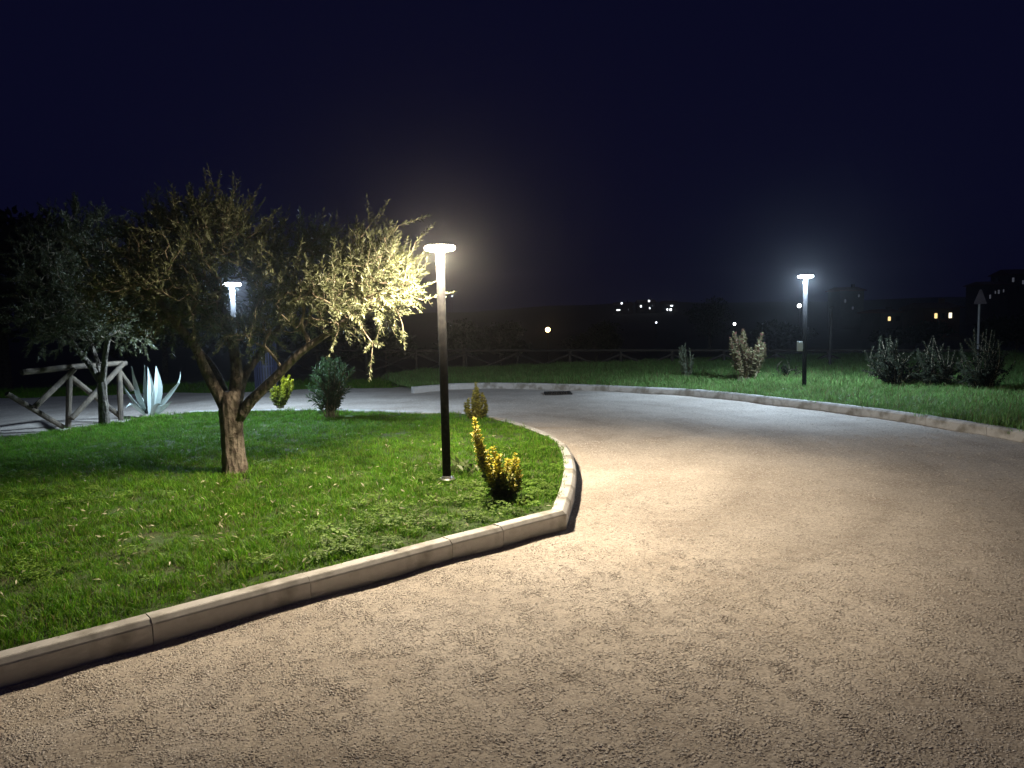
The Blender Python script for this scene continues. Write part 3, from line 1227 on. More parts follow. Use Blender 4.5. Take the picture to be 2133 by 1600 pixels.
blobs = [bl(420, 580, 0.1, 150, 135, 0.95, 2.2), bl(455, 482, 0.1, 85, 70, 0.6, 0.8), bl(340, 500, 0.2, 75, 50, 0.6, 0.6),
         bl(320, 620, 0.0, 95, 95, 0.8, 1.1), bl(590, 620, 0.0, 100, 75, 0.7, 1.0), bl(690, 620, -0.25, 80, 70, 0.5, 0.7),
         bl(775, 595, -0.08, 84, 78, 0.36, 1.5), bl(775, 530, -0.05, 70, 50, 0.35, 0.35), bl(660, 530, 0.75, 80, 60, 0.5, 0.4),
         bl(520, 690, -0.1, 50, 45, 0.4, 0.25), bl(260, 560, 0.5, 60, 80, 0.7, 0.45), bl(560, 530, 0.4, 60, 60, 0.6, 0.4)]
extra = [atY(*q) for q in ((880, 625, oy - .1), (885, 560, oy), (770, 470, oy - .1), (865, 505, oy - .1), (775, 735, oy - .4), (776, 715, oy - .4), (840, 690, oy - .3),
                           (450, 410, oy + .1), (362, 430, oy + .2), (590, 470, oy + .5), (700, 700, oy - .4), (830, 470, oy - .1))]
olive(t, trunk, limbs, blobs, 1350, 0.072, LAMP1 + np.array([0, 0, 2.0]), 300, extra=extra)

OB = at(218, 886, lawn_z(-6.5, 11.7))
qy = OB[1]
t = thing('olive_tree', OB, 'smaller dim olive tree with straight trunk in front of the crossed rail fence', 'tree')
tp = [OB + np.array([0, 0, -.06])] + [atY(*q) for q in ((217, 870, qy), (214, 830, qy), (212, 800, qy), (210, 775, qy))]
trunk = (lerp_path(tp, 10), [.095, .088, .082, .078, .075, .073, .072, .072, .066, .05])
limbs = [
    ([atY(212, 800, qy), atY(216, 770, qy - .05), atY(222, 720, qy - .15), atY(240, 650, qy - .2), atY(250, 560, qy)], .05, .018),
    ([atY(211, 800, qy), atY(190, 765, qy), atY(155, 720, qy + .1), atY(115, 650, qy + .2), atY(95, 560, qy + .3)], .05, .018),
    ([atY(210, 795, qy + .02), atY(205, 760, qy + .3), atY(180, 680, qy + .6), atY(170, 560, qy + .7)], .045, .016),
]
K = qy / FPX
bl = lambda x, y, dy, rx, ry, rd, w: (atY(x, y, qy + dy), (rx * K, rd, ry * K), w)
blobs = [bl(170, 590, 0.2, 135, 120, 1.2, 2.0), bl(120, 660, 0.0, 90, 70, 0.9, 0.9), bl(240, 670, 0.0, 80, 60, 0.9, 0.8), bl(150, 490, 0.2, 90, 60, 0.8, 0.7)]
olive(t, trunk, limbs, blobs, 640, 0.08, None)


# background trees: trunk + loose crown of leaf clumps
def dark_tree(px, py_top, Y, width, label, col=(0.04, 0.06, 0.03), n=2600, lobes=9, group=None, tall=1.0):
    top = atY(px, py_top, Y)
    bx, by = top[0], top[1]
    gz = float(terrain_h(bx, by))
    h = top[2] - gz
    t = thing('background_tree', (bx, by, gz), label, 'tree', group)
    mb = MB()
    mb.tube([(bx, by, gz - .1), (bx + .05, by, gz + h * .35), (bx, by + .05, gz + h * .8)], [h * .03, h * .022, h * .006], 8, .1, 4)
    for k in range(6):
        a = random.uniform(0, 6.28)
        z0 = gz + h * random.uniform(.25, .6)
        mb.tube([(bx, by, z0), (bx + math.cos(a) * width * .3, by + math.sin(a) * width * .3, z0 + h * .2)], [h * .011, h * .003], 6, .1, k)
    part('trunk', mb, 'bark', t)
    P = []
    for k in range(lobes):
        a = random.uniform(0, 6.28)
        zc = random.uniform(.38, .86)
        wr = width * .5 * (1.15 - abs(zc - .5) * 1.3) * random.uniform(.4, .8)
        c = np.array([bx + math.cos(a) * wr * .8, by + math.sin(a) * wr * .8, gz + h * zc])
        rr = np.array([width * .26, width * .26, h * .17]) * random.uniform(.7, 1.15)
        m = n // lobes
        P.append(c + rand_dir(m) * rng.random((m, 1)) ** .4 * rr)
    P = np.concatenate(P)
    P = P[(P[:, 2] < gz + h)]
    m = len(P)
    D = rand_dir(m)
    ll = np.full(m, 0.045 * width + .05) * rng.uniform(.6, 1.3, m)
    C = np.array(col)[None] * rng.uniform(.6, 1.4, (m, 1))
    me = leaves_mesh('crown', P, D, rand_dir(m), ll, ll * .5, C, 'lance', tuple(t.location))
    c = link('crown', me, 'foliage', t)
    c['kind'] = 'stuff'


# ================================================================== SHRUBS
def shrub(name, root, stems, leaf, colf, kind='oval', spacing=.02, leaf_w=.55, stem_mat='twig_bark', stem_r=.006, bare=.12, spread=.85, up=.45, whorl=2, mat='foliage'):
    """stems: list of (points); colf(height fraction, rng) -> leaf colour"""
    base = np.array(root.location)
    zmax = max(p[-1][2] for p in stems) - base[2]
    P, D, NN, LL, WW, CC = [], [], [], [], [], []
    for si, pts in enumerate(stems):
        path = lerp_path(pts, 9)
        mb = MB()
        mb.tube(path, np.linspace(stem_r, stem_r * .35, 9), 6, .08, si)
        part('stem', mb, stem_mat, root)
        path = np.array(path)
        seg = np.linalg.norm(np.diff(path, axis=0), axis=1)
        s = np.concatenate([[0], np.cumsum(seg)])
        m = max(3, int(s[-1] / spacing))
        a0 = rng.uniform(0, 6.28)
        for i in range(m):
            f = bare + (1 - bare) * (i + rng.random()) / m
            q = f * s[-1]
            p = np.array([np.interp(q, s, path[:, k]) for k in range(3)])
            j = min(len(seg) - 1, int(np.searchsorted(s, q)))
            ax = path[min(j + 1, 8)] - path[max(j - 1, 0)]
            ax = ax / np.linalg.norm(ax)
            e1 = np.cross(ax, [0.31, 0.2, 0.93] if abs(ax[2]) < .9 else [0.9, 0.3, 0.1])
            e1 /= np.linalg.norm(e1)
            e2 = np.cross(ax, e1)
            for w in range(whorl):
                an = a0 + i * 1.9 + w * 6.283 / whorl + rng.normal(0, .3)
                o = e1 * math.cos(an) + e2 * math.sin(an)
                d = ax * rng.normal(up, .22) + o * spread + rng.normal(0, .15, 3)
                P.append(p)
                D.append(d)
                NN.append(ax + rng.normal(0, .35, 3) + np.array([0, 0, .3]))
                l_ = leaf * rng.uniform(.7, 1.2) * (1 - .35 * max(0, f - .75) / .25)
                LL.append(l_)
                WW.append(l_ * leaf_w * rng.uniform(.85, 1.15))
                CC.append(colf((p[2] - base[2]) / max(zmax, .01), f))
    P, D, NN, LL, WW, CC = (np.array(v) for v in (P, D, NN, LL, WW, CC))
    c = link('leaves', leaves_mesh('leaves', P, D, NN, LL, WW, CC, kind, base), mat, root)
    c['kind'] = 'stuff'


def mixc(a, b, t, j=.18):
    t = min(1, max(0, t))
    g = rng.uniform(1 - j, 1 + j)
    return tuple((a[i] + (b[i] - a[i]) * t) * g for i in range(3))


YEL, GRN = (0.74, 0.63, 0.06), (0.14, 0.19, 0.05)
gold = lambda h, f: mixc(GRN, YEL, (f - .45) * 1.9 + rng.normal(0, .25))
# golden shrub next to the warm lamp
EB = at(1046, 1040, .12)
ey = EB[1]
t = thing('golden_shrub', EB, 'tall golden tipped shrub leaning in two spikes by the warm lamp post', 'shrub')
tips = [(988, 872, 0), (994, 890, .04), (984, 900, -.04), (1000, 925, .05), (993, 940, -.05), (1026, 932, .0), (1014, 938, .1), (1040, 946, -.06), (1074, 945, 0), (1080, 958, .06), (1058, 956, -.08),
        (1068, 975, .1), (1082, 982, -.05), (1030, 965, -.12), (1012, 960, -.1), (1046, 978, -.14), (1004, 958, .08), (1020, 985, -.16), (1070, 1000, -.12), (1036, 1000, .14)]
stems = []
for i, (x, y, dd) in enumerate(tips):
    tip = atY(x, y, ey + dd)
    b = EB + np.array([random.uniform(-.05, .06), random.uniform(-.05, .05), -.02])
    if x < 1003:
        mid = atY(1012 + random.uniform(-4, 8), 985, ey + dd * .6)
        mid2 = atY(1000 + random.uniform(-3, 6), 940 if y < 930 else 970, ey + dd * .8)
        stems.append([b, mid, mid2, tip])
    else:
        mid = (b + tip) / 2 + np.array([(x - 1042) * .0008, 0, -.02])
        stems.append([b, mid, tip])
shrub('golden', t, stems, .046, gold, 'oval', .013, .58, stem_r=.006, bare=.04, whorl=4, up=.5)

# green-gold dwarf conifer-like shrub by the bend
CB = at(992, 872, .13)
t = thing('dwarf_shrub', CB, 'small cone shaped olive green shrub on the bend of the island', 'shrub')
cyp = CB[1]
stems = []
for (x, y, dd) in ((991, 797, 0), (994, 808, .05), (987, 815, -.05), (975, 832, .05), (969, 840, -.04), (972, 848, .0), (1004, 818, .03), (1009, 828, -.05), (1012, 842, .05), (1008, 852, -.08), (984, 830, -.12), (997, 835, -.14), (978, 855, -.12), (1000, 850, -.14), (990, 845, .14), (988, 858, -.16)):
    tip = atY(x, y, cyp + dd)
    b = CB + np.array([random.uniform(-.04, .04), random.uniform(-.04, .04), -.02])
    stems.append([b, (b + tip) / 2 + np.array([(x - 990) * .003, 0, -.03]), tip])
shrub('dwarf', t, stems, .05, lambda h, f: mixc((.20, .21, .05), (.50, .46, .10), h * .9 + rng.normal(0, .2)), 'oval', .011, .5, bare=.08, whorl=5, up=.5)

# bright yellow-green shrub behind the olive trunk
GB = at(584, 848, .13)
gy = GB[1]
t = thing('golden_shrub', GB, 'bright lime yellow shrub of two tufts behind the olive trunk', 'shrub')
stems = []
for (x, y, dd) in ((590, 779, 0), (602, 783, .05), (609, 792, .0), (597, 792, -.08), (604, 802, .08), (610, 803, -.05), (572, 802, 0), (565, 812, .05), (578, 806, -.06), (569, 820, -.08), (586, 812, .08), (593, 815, -.1), (575, 826, .1), (564, 828, -.02), (588, 826, -.1), (598, 808, .0)):
    tip = atY(x, y, gy + dd)
    b = GB + np.array([random.uniform(-.07, .07), random.uniform(-.05, .05), -.02])
    stems.append([b, (b + tip) / 2 + np.array([0, 0, -.03]), tip])
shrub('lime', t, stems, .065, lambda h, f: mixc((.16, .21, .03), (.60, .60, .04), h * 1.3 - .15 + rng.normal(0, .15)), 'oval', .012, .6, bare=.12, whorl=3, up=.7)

# oleander
OBs = at(690, 868, .13)
ly = OBs[1]
t = thing('oleander_bush', OBs, 'dark green oleander bush with long narrow leaves on the island lawn', 'shrub')
stems = []
for i in range(34):
    x = random.uniform(640, 742)
    e = abs(x - 692) / 52
    y = random.uniform(738, 772) + 45 * e * e + (random.random() < .35) * random.uniform(10, 60)
    tip = atY(x, y, ly + random.uniform(-.35, .35))
    b = OBs + np.array([random.uniform(-.10, .10), random.uniform(-.10, .10), -.02])
    stems.append([b, b + (tip - b) * .5 + np.array([(x - 690) * -.0008, 0, .04]), tip])
shrub('oleander', t, stems, .125, lambda h, f: mixc((.04, .065, .028), (.05, .10, .035), f), 'lance', .030, .15, stem_r=.008, bare=.2, whorl=3, spread=.62, up=.7)

# verge shrubs
VB = at(1432, 788, .13)
vy = VB[1]
t = thing('upright_shrub', VB, 'narrow grey green upright shrub on the verge in front of the fence', 'shrub')
stems = []
for i in range(15):
    x = random.uniform(1415, 1447)
    y = 714 + abs(x - 1425) * 1.0 + random.uniform(0, 26)
    tip = atY(x, y, vy + random.uniform(-.14, .14))
    b = VB + np.array([random.uniform(-.1, .1), random.uniform(-.08, .08), -.02])
    stems.append([b, (b + tip) / 2, tip])
shrub('upright', t, stems, .085, lambda h, f: mixc((.09, .105, .07), (.13, .15, .10), f), 'lance', .028, .34, bare=.1, spread=.5, up=.9, mat='dull_foliage')

PB = at(1553, 795, .13)
py2 = PB[1]
t = thing('photinia_bush', PB, 'tall reddish leaved bush with bare lower stems left of the verge lamp', 'shrub')
stems = []
for i in range(26):
    if i < 13:
        x = random.uniform(1516, 1552)
        y = 668 + abs(x - 1541) * 1.6 + random.uniform(0, 60)
    elif i < 20:
        x = random.uniform(1562, 1582)
        y = random.uniform(705, 752)
    else:
        x = random.uniform(1580, 1602)
        y = random.uniform(684, 730)
    tip = atY(x, y, py2 + random.uniform(-.28, .28))
    b = PB + np.array([random.uniform(-.16, .16), random.uniform(-.08, .08), -.02])
    stems.append([b, b + (tip - b) * .4 + np.array([random.uniform(-.04, .04), 0, -.02]), tip])
shrub('photinia', t, stems, .10, lambda h, f: mixc((.17, .15, .075), (.22, .085, .07) if rng.random() < .28 else (.24, .22, .11), h * 1.2), 'lance', .02, .5, bare=.26, spread=.6, up=.4, whorl=3, stem_r=.010)


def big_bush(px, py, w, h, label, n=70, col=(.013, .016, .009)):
    b0 = at(px, py, .12)
    Y = b0[1]
    t = thing('round_bush', b0, label, 'shrub', 'dark bushes at the end of the verge')
    stems = []
    for i in range(n):
        e = random.uniform(-1, 1)
        x = px + e * w / 2
        y = py - h * (1 - .35 * e * e) * random.uniform(.2, 1.0)
        tip = atY(x, y, Y + random.uniform(-.5, .5))
        b = b0 + np.array([random.uniform(-.15, .15), random.uniform(-.15, .15), -.02])
        out_ = np.array([random.gauss(0, .12), random.gauss(0, .12), 0])
        stems.append([b, b + (tip - b) * .45 + out_ + np.array([0, 0, .10 * h / 100]), tip + out_ * .6 + np.array([0, 0, -.06 * abs(e)])])
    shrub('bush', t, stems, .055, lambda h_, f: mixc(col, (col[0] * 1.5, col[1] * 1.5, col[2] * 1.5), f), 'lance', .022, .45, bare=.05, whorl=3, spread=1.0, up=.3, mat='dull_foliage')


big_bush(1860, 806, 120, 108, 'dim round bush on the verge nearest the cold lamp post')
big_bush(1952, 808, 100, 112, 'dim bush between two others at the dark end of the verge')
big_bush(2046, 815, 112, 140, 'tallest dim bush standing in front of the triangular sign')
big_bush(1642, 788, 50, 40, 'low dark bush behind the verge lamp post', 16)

# broad leaved weed by the warm lamp foot
WB = at(958, 985, .12)
t = thing('broadleaf_weed', WB, 'pale broad leaved weed clump at the foot of the warm lamp post', 'weed')
T, F = LEAF['oval']
wm = bpy.data.meshes.new('leaf')
wm.from_pydata((T * np.array([1, .5, 1])).tolist(), [], F)
a = wm.color_attributes.new('Col', 'FLOAT_COLOR', 'POINT')
for d_ in a.data:
    d_.color = (.13, .18, .06, 1)
wm.materials.append(MATS['foliage'])
for i in range(44):
    a = rng.uniform(0, 6.28)
    e = rng.uniform(.25, 1.2)
    l_ = rng.uniform(.06, .11)
    d = np.array([math.cos(a) * math.cos(e), math.sin(a) * math.cos(e), math.sin(e)])
    s_ = np.array([-math.sin(a), math.cos(a), 0])
    u_ = np.cross(d, s_)
    p = np.array([rng.normal(0, .13), rng.normal(0, .10), rng.uniform(.0, .09)])
    o = bpy.data.objects.new('leaf', wm)
    COL.objects.link(o)
    o.parent = t
    o.matrix_basis = Matrix(((d[0] * l_, s_[0] * l_, u_[0] * l_, p[0]), (d[1] * l_, s_[1] * l_, u_[1] * l_, p[1]), (d[2] * l_, s_[2] * l_, u_[2] * l_, p[2]), (0, 0, 0, 1)))
mb = MB()
for i in range(16):
    b = WB + np.array([rng.normal(0, .1), rng.normal(0, .08), -.02])
    mb.tube([b, b + np.array([rng.normal(0, .02), rng.normal(0, .02), .11])], [.003, .002], 5, 0, i)
part('stems', mb, 'twig_bark', t)

# agave
AG = at(313, 857, .13)
ay = AG[1]
t = thing('agave_plant', AG, 'pale blue grey agave with tall pointed leaves beside the wooden fence', 'agave')


def agave_leaf(pts, w):
    path = np.array(lerp_path(pts, 10))
    vs, fs = [], []
    for i, p in enumerate(path):
        f = i / 9
        tg = path[min(i + 1, 9)] - path[max(i - 1, 0)]
        tg /= np.linalg.norm(tg)
        away = p - AG
        view = np.array([away[0], away[1] - .25, 0.0])
        view = view / (np.linalg.norm(view) + 1e-6)
        sd = np.cross(tg, view)
        sd /= np.linalg.norm(sd) + 1e-9
        nn = np.cross(sd, tg)
        ww = 1.45 * w * (0.55 + 1.35 * f * (1 - f) * 1.6) * (1 - f ** 3) * .5 + .001
        th = .022 * (1 - f) + .003
        vs += [p - sd * ww + nn * ww * .35, p + nn * -th * .2, p + sd * ww + nn * ww * .35, p - nn * th]
    for i in range(9):
        for k in range(4):
            a, b = i * 4 + k, i * 4 + (k + 1) % 4
            fs.append((a, b, b + 4, a + 4))
    fs.append((3, 2, 1, 0))
    fs.append((36, 37, 38, 39))
    mb = MB()
    mb.add(vs, fs, (.50, .58, .54))
    return mb


leaves = [([(306, 862, 0), (293, 830, -.06), (284, 800, -.10), (274, 763, -.12)], .105),
          ([(311, 862, .05), (306, 830, .06), (304, 800, .08), (301, 760, .10)], .085),
          ([(314, 864, -.08), (315, 832, -.1), (314, 800, -.1), (308, 765, -.08)], .085),
          ([(318, 862, -.02), (326, 830, -.04), (329, 800, -.05), (325, 762, -.06)], .115),
          ([(321, 864, 0), (340, 838, -.05), (360, 812, -.08), (373, 795, -.1), (376, 774, -.1)], .06),
          ([(303, 864, 0), (287, 845, -.1), (264, 815, -.15), (252, 792, -.18), (247, 770, -.2)], .05),
          ([(303, 864, -.05), (285, 848, -.2), (272, 842, -.3), (262, 850, -.38)], .06),
          ([(322, 866, -.06), (340, 848, -.15), (352, 840, -.25), (358, 836, -.3)], .065),
          ([(312, 862, .1), (318, 835, .2), (330, 815, .3), (338, 800, .36)], .08),
          ([(309, 862, .1), (300, 838, .2), (290, 820, .3), (282, 806, .38)], .08),
          ([(316, 866, -.1), (322, 850, -.25), (330, 842, -.36), (338, 846, -.42)], .06)]
for pts, w in leaves:
    part('leaf', agave_leaf([atY(x, y, ay + d) for x, y, d in pts], w), 'agave_skin', t, smooth=False)
mb = MB()
mb.lathe((AG[0], AG[1], AG[2] - .03), [(.09, 0), (.085, .06), (.05, .12), (.01, .16)], 12)
part('heart', mb, 'agave_skin', t)
at_ = t.children[-1].data.color_attributes.new('Col', 'FLOAT_COLOR', 'POINT')
for d_ in at_.data:
    d_.color = (.33, .40, .38, 1)


# ================================================================== FENCES
def pole_between(a, b, r, mat, name, root, seed):
    mb = MB()
    a, b = np.array(a), np.array(b)
    pts = [a + (b - a) * k / 4 for k in range(5)]
    mb.tube(pts, [r * random.uniform(.93, 1.07) for _ in pts], 10, .04, seed)
    return part(name, mb, mat, root, smooth=False)


# wooden crossed-rail fence on the left
FB, FC = at(142, 890, .06), at(250, 873, .06)
fd = (FC - FB) / np.linalg.norm(FC - FB)


def on_plane(x, y, off=0.0):
    n = np.array([-fd[1], fd[0], 0.0])
    d = ray(x, y)
    tt = ((FB + n * off - CAM) @ n) / (d @ n)
    return CAM + d * tt


t = thing('wooden_fence', FB, 'weathered wooden fence of round crossed rails beside the agave', 'fence')
for i, (x0, y0, x1, y1) in enumerate(((142, 892, 145, 778), (252, 876, 248, 764))):
    pole_between(on_plane(x0, y0), on_plane(x1, y1), .047, 'weathered_wood', 'post', t, i)
for i, (x0, y0, x1, y1, off) in enumerate(((45, 776, 176, 762, .0), (176, 763, 247, 757, .02), (247, 757, 262, 757, .02))):
    pole_between(on_plane(x0, y0, off), on_plane(x1, y1, off), .046, 'weathered_wood', 'top_rail', t, 10 + i)
for i, (x0, y0, x1, y1, off) in enumerate(((72, 848, 155, 769, -.09), (14, 820, 132, 890, .06), (145, 784, 249, 866, .08), (149, 872, 258, 757, -.08), (250, 775, 276, 812, .08))):
    pole_between(on_plane(x0, y0, off), on_plane(x1, y1, off), .043, 'weathered_wood', 'cross_rail', t, 20 + i)

# far crossed-rail fence behind the verge
t = thing('wooden_fence', atY(1078, 775, 26.0), 'dark wooden fence of crossed rails along the far side of the verge', 'fence')
xs_ = [560, 660, 762, 866, 970, 1078, 1187, 1293, 1400, 1508, 1616, 1726, 1838, 1950, 2064]
tops, bots = [], []
for i, x in enumerate(xs_):
    p = atY(x, 730, 26.0 - .004 * (x - 970))
    tp_ = np.array([p[0], p[1], p[2] - .06])
    p[2] = tp_[2] - 1.15
    pole_between(p, tp_ + np.array([0, 0, .04]), .05, 'dark_wood', 'post', t, i)
    tops.append(tp_)
    bots.append(np.array([p[0], p[1], tp_[2] - .75]))
for i in range(len(xs_) - 1):
    back_ = np.array([0, -.05, 0])
    pole_between(tops[i] + np.array([0, 0, .06]), tops[i + 1] + np.array([0, 0, .06]), .042, 'dark_wood', 'top_rail', t, 40 + i)
    pole_between(bots[i] + back_, tops[i + 1] + back_ - np.array([0, 0, .06]), .036, 'dark_wood', 'cross_rail', t, 60 + i)
    pole_between(tops[i] - back_ - np.array([0, 0, .06]), bots[i + 1] - back_, .036, 'dark_wood', 'cross_rail', t, 80 + i)

# slatted bin behind the olive
BN = at(556, 816, 0.0)
BN[2] = float(gravel_z(BN[0], BN[1]))
t = thing('litter_bin', BN, 'dark blue round bin of upright metal slats behind the olive tree', 'bin')
bh = 1.22
for k in range(26):
    a = 2 * math.pi * k / 26
    rr = .27
    mb = MB()
    rot = Matrix.Rotation(a, 3, 'Z')
    c = (BN[0] + rr * math.cos(a), BN[1] + rr * math.sin(a), BN[2] + .06 + (bh - .10) / 2)
    mb.box(c, (.012, .034, bh - .10), rot)
    part('slat', mb, 'blue_metal', t)
for z0 in (.03, .62, bh - .05):
    mb = MB()
    mb.lathe((BN[0], BN[1], BN[2] + z0), [(.25, 0), (.262, .0), (.262, .045), (.25, .045)], 26, caps=False)
    part('hoop', mb, 'blue_metal', t)
mb = MB()
mb.lathe((BN[0], BN[1], BN[2]), [(.245, 0), (.25, .03), (.24, .035), (.24, bh - .12)], 26)
part('liner', mb, 'iron', t)

# thin pole and triangular sign beyond the verge
p = atY(1729, 716, 21.0)
gz = float(verge_z(p[0], p[1])) - .1
tpz = atY(1731, 642, 21.0)[2]
t = thing('slender_pole', (p[0], p[1], gz), 'thin grey metal pole standing behind the verge right of the lamp', 'pole')
mb = MB()
mb.tube([(p[0], p[1], gz), (p[0] + .02, p[1], tpz)], [.04, .035], 12)
part('shaft', mb, 'iron', t)
mb = MB()
mb.lathe((p[0] + .02, p[1], tpz), [(.045, -.01), (.05, .02), (.02, .05)], 12)
part('cap', mb, 'iron', t)

p = atY(2040, 632, 22.0)
gz = float(verge_z(p[0], p[1])) - .1
t = thing('triangular_sign', (p[0], p[1], gz), 'pale triangular sign on a thin post above the dim bushes', 'sign')
mb = MB()
mb.tube([(p[0], p[1], gz), (p[0], p[1], p[2] + .28)], [.03, .03], 10)
part('post', mb, 'grey_plastic', t)
mb = MB()
w_, h_ = .20, .40
tri = [(-w_, -.02), (w_, -.02), (.03, h_), (-.03, h_)]
vs = [(p[0] + a, p[1] - .05, p[2] + b) for a, b in tri] + [(p[0] + a, p[1] - .035, p[2] + b) for a, b in tri]
mb.add(vs, [(0, 1, 2, 3), (7, 6, 5, 4), (0, 4, 5, 1), (1, 5, 6, 2), (2, 6, 7, 3), (3, 7, 4, 0)])
part('plate', mb, 'sign_white', t)


# ================================================================== FAR LIGHTS AND HOUSES
def far_lamp(px, py, Y, mat, r, label, group=None):
    p = atY(px, py, Y)
    gz = float(terrain_h(p[0], p[1])) - .1
    t = thing('street_light', (p[0], p[1], gz), label, 'street light', group)
    mb = MB()
    mb.tube([(p[0], p[1], gz), (p[0], p[1], p[2] - r * .6)], [.07, .05], 8)
    part('pole', mb, 'iron', t)
    mb = MB()
    prof = [(r * max(.05, math.sin(a)), -r * math.cos(a)) for a in np.linspace(.1, 3.04, 8)]
    mb.lathe((p[0], p[1], p[2]), prof, 12)
    part('globe', mb, mat, t, smooth=True)
    mb = MB()
    mb.lathe((p[0], p[1], p[2] + r * 1.0), [(r * .8, 0), (r * .7, r * .15), (r * .1, r * .3)], 12)
    part('hood', mb, 'iron', t)


far_lamp(1141, 687, 60, 'amber_bulb', .19, 'glowing amber street light beyond the dark fence')
far_lamp(1665, 637, 75, 'bright_bulb', .19, 'bright white street light far behind the verge lamp post')
far_lamp(1530, 675, 62, 'bright_bulb', .11, 'small white street light seen beside the reddish bush')
gl = 'tiny white street lights on the far slope'
for (x, y, Y, r, ll_) in ((1367, 672, 120, .15, 'tiny white street light on low ground below the hillside houses'),
                          (940, 677, 120, .13, 'tiny white street light low down just beside the warm lamp pole'),
                          (942, 617, 430, .45, 'faint white street light high on the ridge beside the warm lamp pole'),
                          (1295, 632, 300, .38, 'tiny street light above the hillside house with a wide lit window'),
                          (1352, 627, 300, .40, 'tiny street light above the hillside house with windows set apart'),
                          (1475, 641, 300, .25, 'faint tiny street light on the slope beyond the last hillside house')):
    far_lamp(x, y, Y, 'white_bulb', r, ll_, gl)


def house(px0, px1, Y, top_px, wins, wall, label, group=None):
    """wins: (x, y, width px, height px, material)"""
    k = Y / FPX
    a, b = atY(px0, top_px, Y), atY(px1, top_px, Y)
    cx, cy = (a[0] + b[0]) / 2, Y
    wd = b[0] - a[0]
    zt = (a[2] + b[2]) / 2
    gz = float(min(terrain_h(a[0], Y), terrain_h(b[0], Y))) - .3
    dp = max(5.0, wd * .7)
    t = thing('house', (cx, cy, gz), label, 'house', group)
    mb = MB()
    mb.box((cx, cy + dp / 2, (gz + zt) / 2), (wd, dp, zt - gz))
    part('wall', mb, wall, t)
    mb = MB()
    rh = wd * .18
    o = .35
    x0, x1, y0, y1 = cx - wd / 2 - o, cx + wd / 2 + o, cy - o, cy + dp + o
    ym = (y0 + y1) / 2
    vs = [(x0, y0, zt), (x1, y0, zt), (x1, y1, zt), (x0, y1, zt), (x0 + .4, ym, zt + rh), (x1 - .4, ym, zt + rh),
          (x0, y0, zt + .12), (x1, y0, zt + .12), (x1, y1, zt + .12), (x0, y1, zt + .12)]
    mb.add(vs, [(3, 2, 1, 0), (0, 1, 7, 6), (1, 2, 8, 7), (2, 3, 9, 8), (3, 0, 6, 9), (6, 7, 5, 4), (7, 8, 5), (8, 9, 4, 5), (9, 6, 4)])
    rf = part('roof', mb, 'roof_tile', t)
    mb = MB()
    mb.box((cx + wd * .25, ym - .5, zt + rh * .9), (.5, .5, rh * 1.4))
    part('chimney', mb, wall, t, parent=rf)
    for (x, y, w, h, m) in wins:
        c = atY(x, y, Y)
        ww, hh = w * k, h * k
        mb = MB()
        e = ww * .10 + .02
        for dx, dz, sx, sz in ((-ww / 2 - e / 2, 0, e, hh + 2 * e), (ww / 2 + e / 2, 0, e, hh + 2 * e), (0, hh / 2 + e / 2, ww, e), (0, -hh / 2 - e / 2, ww, e)):
            mb.box((c[0] + dx, cy - .03, c[2] + dz), (sx, .10, sz))
        wf = part('window', mb, 'iron', t)
        mb = MB()
        mb.box((c[0], cy - .012, c[2]), (ww, .03, hh))
        part('pane', mb, m, t, parent=wf)


house(1835, 1880, 88, 652, [(1852, 664, 6, 8.5, 'lit_window_warm'), (1870, 664, 6, 8, 'iron')], 'render_wall', 'small dark house with one warm lit window')
house(1925, 2000, 88, 643, [(1949, 658, 6.5, 10.5, 'lit_window_warm'), (1979, 657, 7, 11, 'lit_window_white'), (1964, 658, 5, 9, 'iron')], 'ochre_wall', 'dark house with two bright windows behind the dim bushes')
house(2052, 2102, 120, 594, [(2080, 608, 4, 8, 'dim_window'), (2073, 609, 3, 6, 'dim_window'), (2062, 618, 4, 8, 'dim_window'), (2090, 606, 3, 6, 'dim_window')], 'render_wall', 'tall dark house with four dim pale windows right of the triangular sign')
house(2104, 2175, 125, 572, [(2110, 583, 5, 9, 'dim_window'), (2131, 588, 5, 8, 'dim_window'), (2120, 600, 4, 7, 'iron')], 'render_wall', 'tall dark house on the slope with two dim windows')
house(1750, 1800, 130, 606, [(1789, 616, 3, 6, 'dim_window'), (1760, 627, 4, 7, 'dim_window'), (1776, 642, 3, 6, 'dim_window')], 'render_wall', 'dark house with three scattered dim windows right of the verge lamp')
house(1280, 1318, 310, 636, [(1288, 646, 7, 2.4, 'far_window'), (1309, 645, 2, 3, 'dim_window')], 'render_wall', 'far hillside house with one wide lit window')
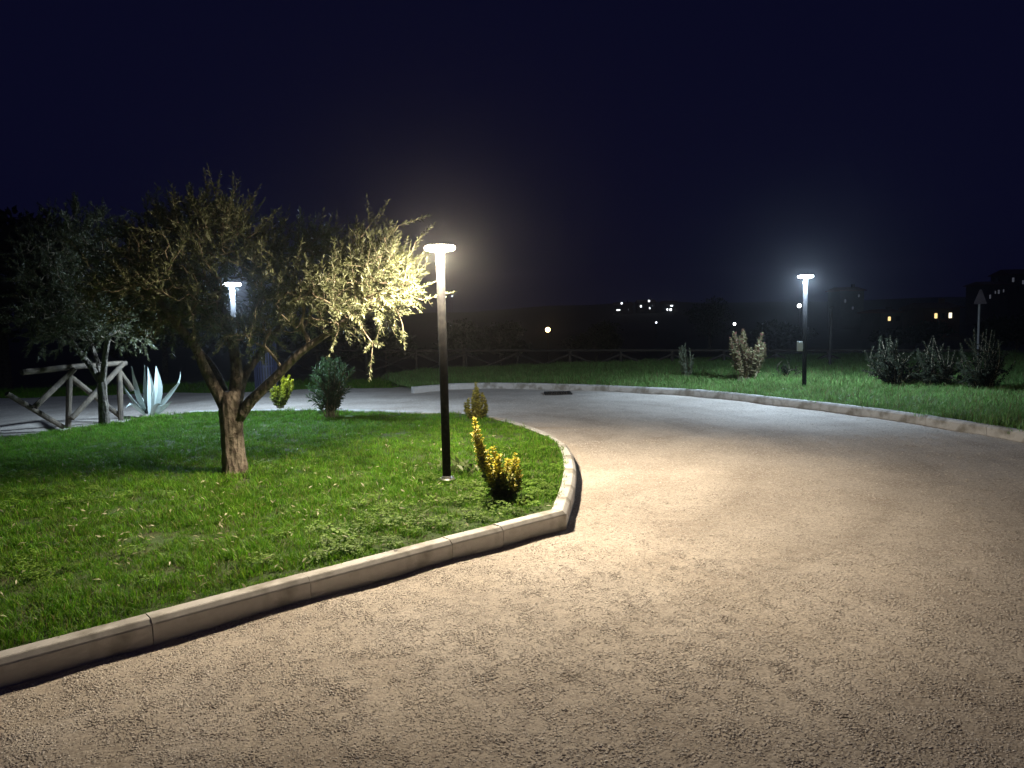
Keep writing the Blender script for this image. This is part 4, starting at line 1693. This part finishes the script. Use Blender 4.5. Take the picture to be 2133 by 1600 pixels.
house(1328, 1366, 310, 631, [(1335, 638, 3, 4, 'far_window'), (1353, 642, 2.5, 3.5, 'far_window'), (1359, 637, 2.5, 3.5, 'dim_window')], 'render_wall', 'far hillside house with two small lit windows apart')
house(1380, 1412, 310, 632, [(1390, 645, 2.6, 4, 'far_window'), (1397, 645, 4, 4.5, 'far_window'), (1399, 637, 5, 2.2, 'far_window')], 'render_wall', 'far hillside house with lit windows on two floors')

gt = 'unlit trees beyond the fence'
for (x, y, Y, w, lt) in ((962, 652, 34, 2.6, 'small dark tree beyond the fence close behind the warm lamp post'),
                         (1478, 612, 75, 5.0, 'tallest dark tree beyond the fence above the narrow upright shrub'),
                         (1240, 668, 50, 4.5, 'dark tree between the amber street light and the hillside houses'),
                         (1040, 672, 44, 4.0, 'dark tree between the warm lamp post and the amber street light'),
                         (1905, 668, 60, 7.0, 'wide dark tree standing below the houses with lit windows'),
                         (800, 690, 32, 4.0, 'low dark tree behind the lit end of the olive branch'),
                         (1620, 668, 60, 6.0, 'dark tree between the reddish bush and the verge lamp post'),
                         (2120, 640, 50, 6.0, 'dark tree behind the tallest dim bush on the verge'),
                         (690, 655, 36, 5.0, 'dark tree standing far behind the oleander bush')):
    dark_tree(x, y, Y, w, lt, group=gt)
dark_tree(-20, 410, 45, 12, 'tall dark tree rising behind the dim olive tree', n=5200, lobes=14)
dark_tree(330, 560, 40, 10.0, 'broad dark tree behind the two olive trees', n=4200, lobes=12)

# ================================================================== HAZE ADDED FOR LAMP GLOW
mb = MB()
mb.box((0, 0, 17.0), (1400, 1400, 50.0))
hz = link('haze', mb.mesh('haze'), None)  # added scattering volume, stands in for lens bloom around the lamps
m, nt, out = new_mat('haze')
pv = N(nt, 'ShaderNodeVolumePrincipled', Density=0.0010)
pv.inputs['Color'].default_value = (0.9, 0.92, 0.95, 1)
pv.inputs['Anisotropy'].default_value = 0.9
L(nt, pv.outputs['Volume'], out.inputs['Volume'])
hz.data.materials.append(m)
hz['kind'] = 'stuff'
tag(hz, 'thin haze added to imitate lens glow round the lit lamps', 'haze')
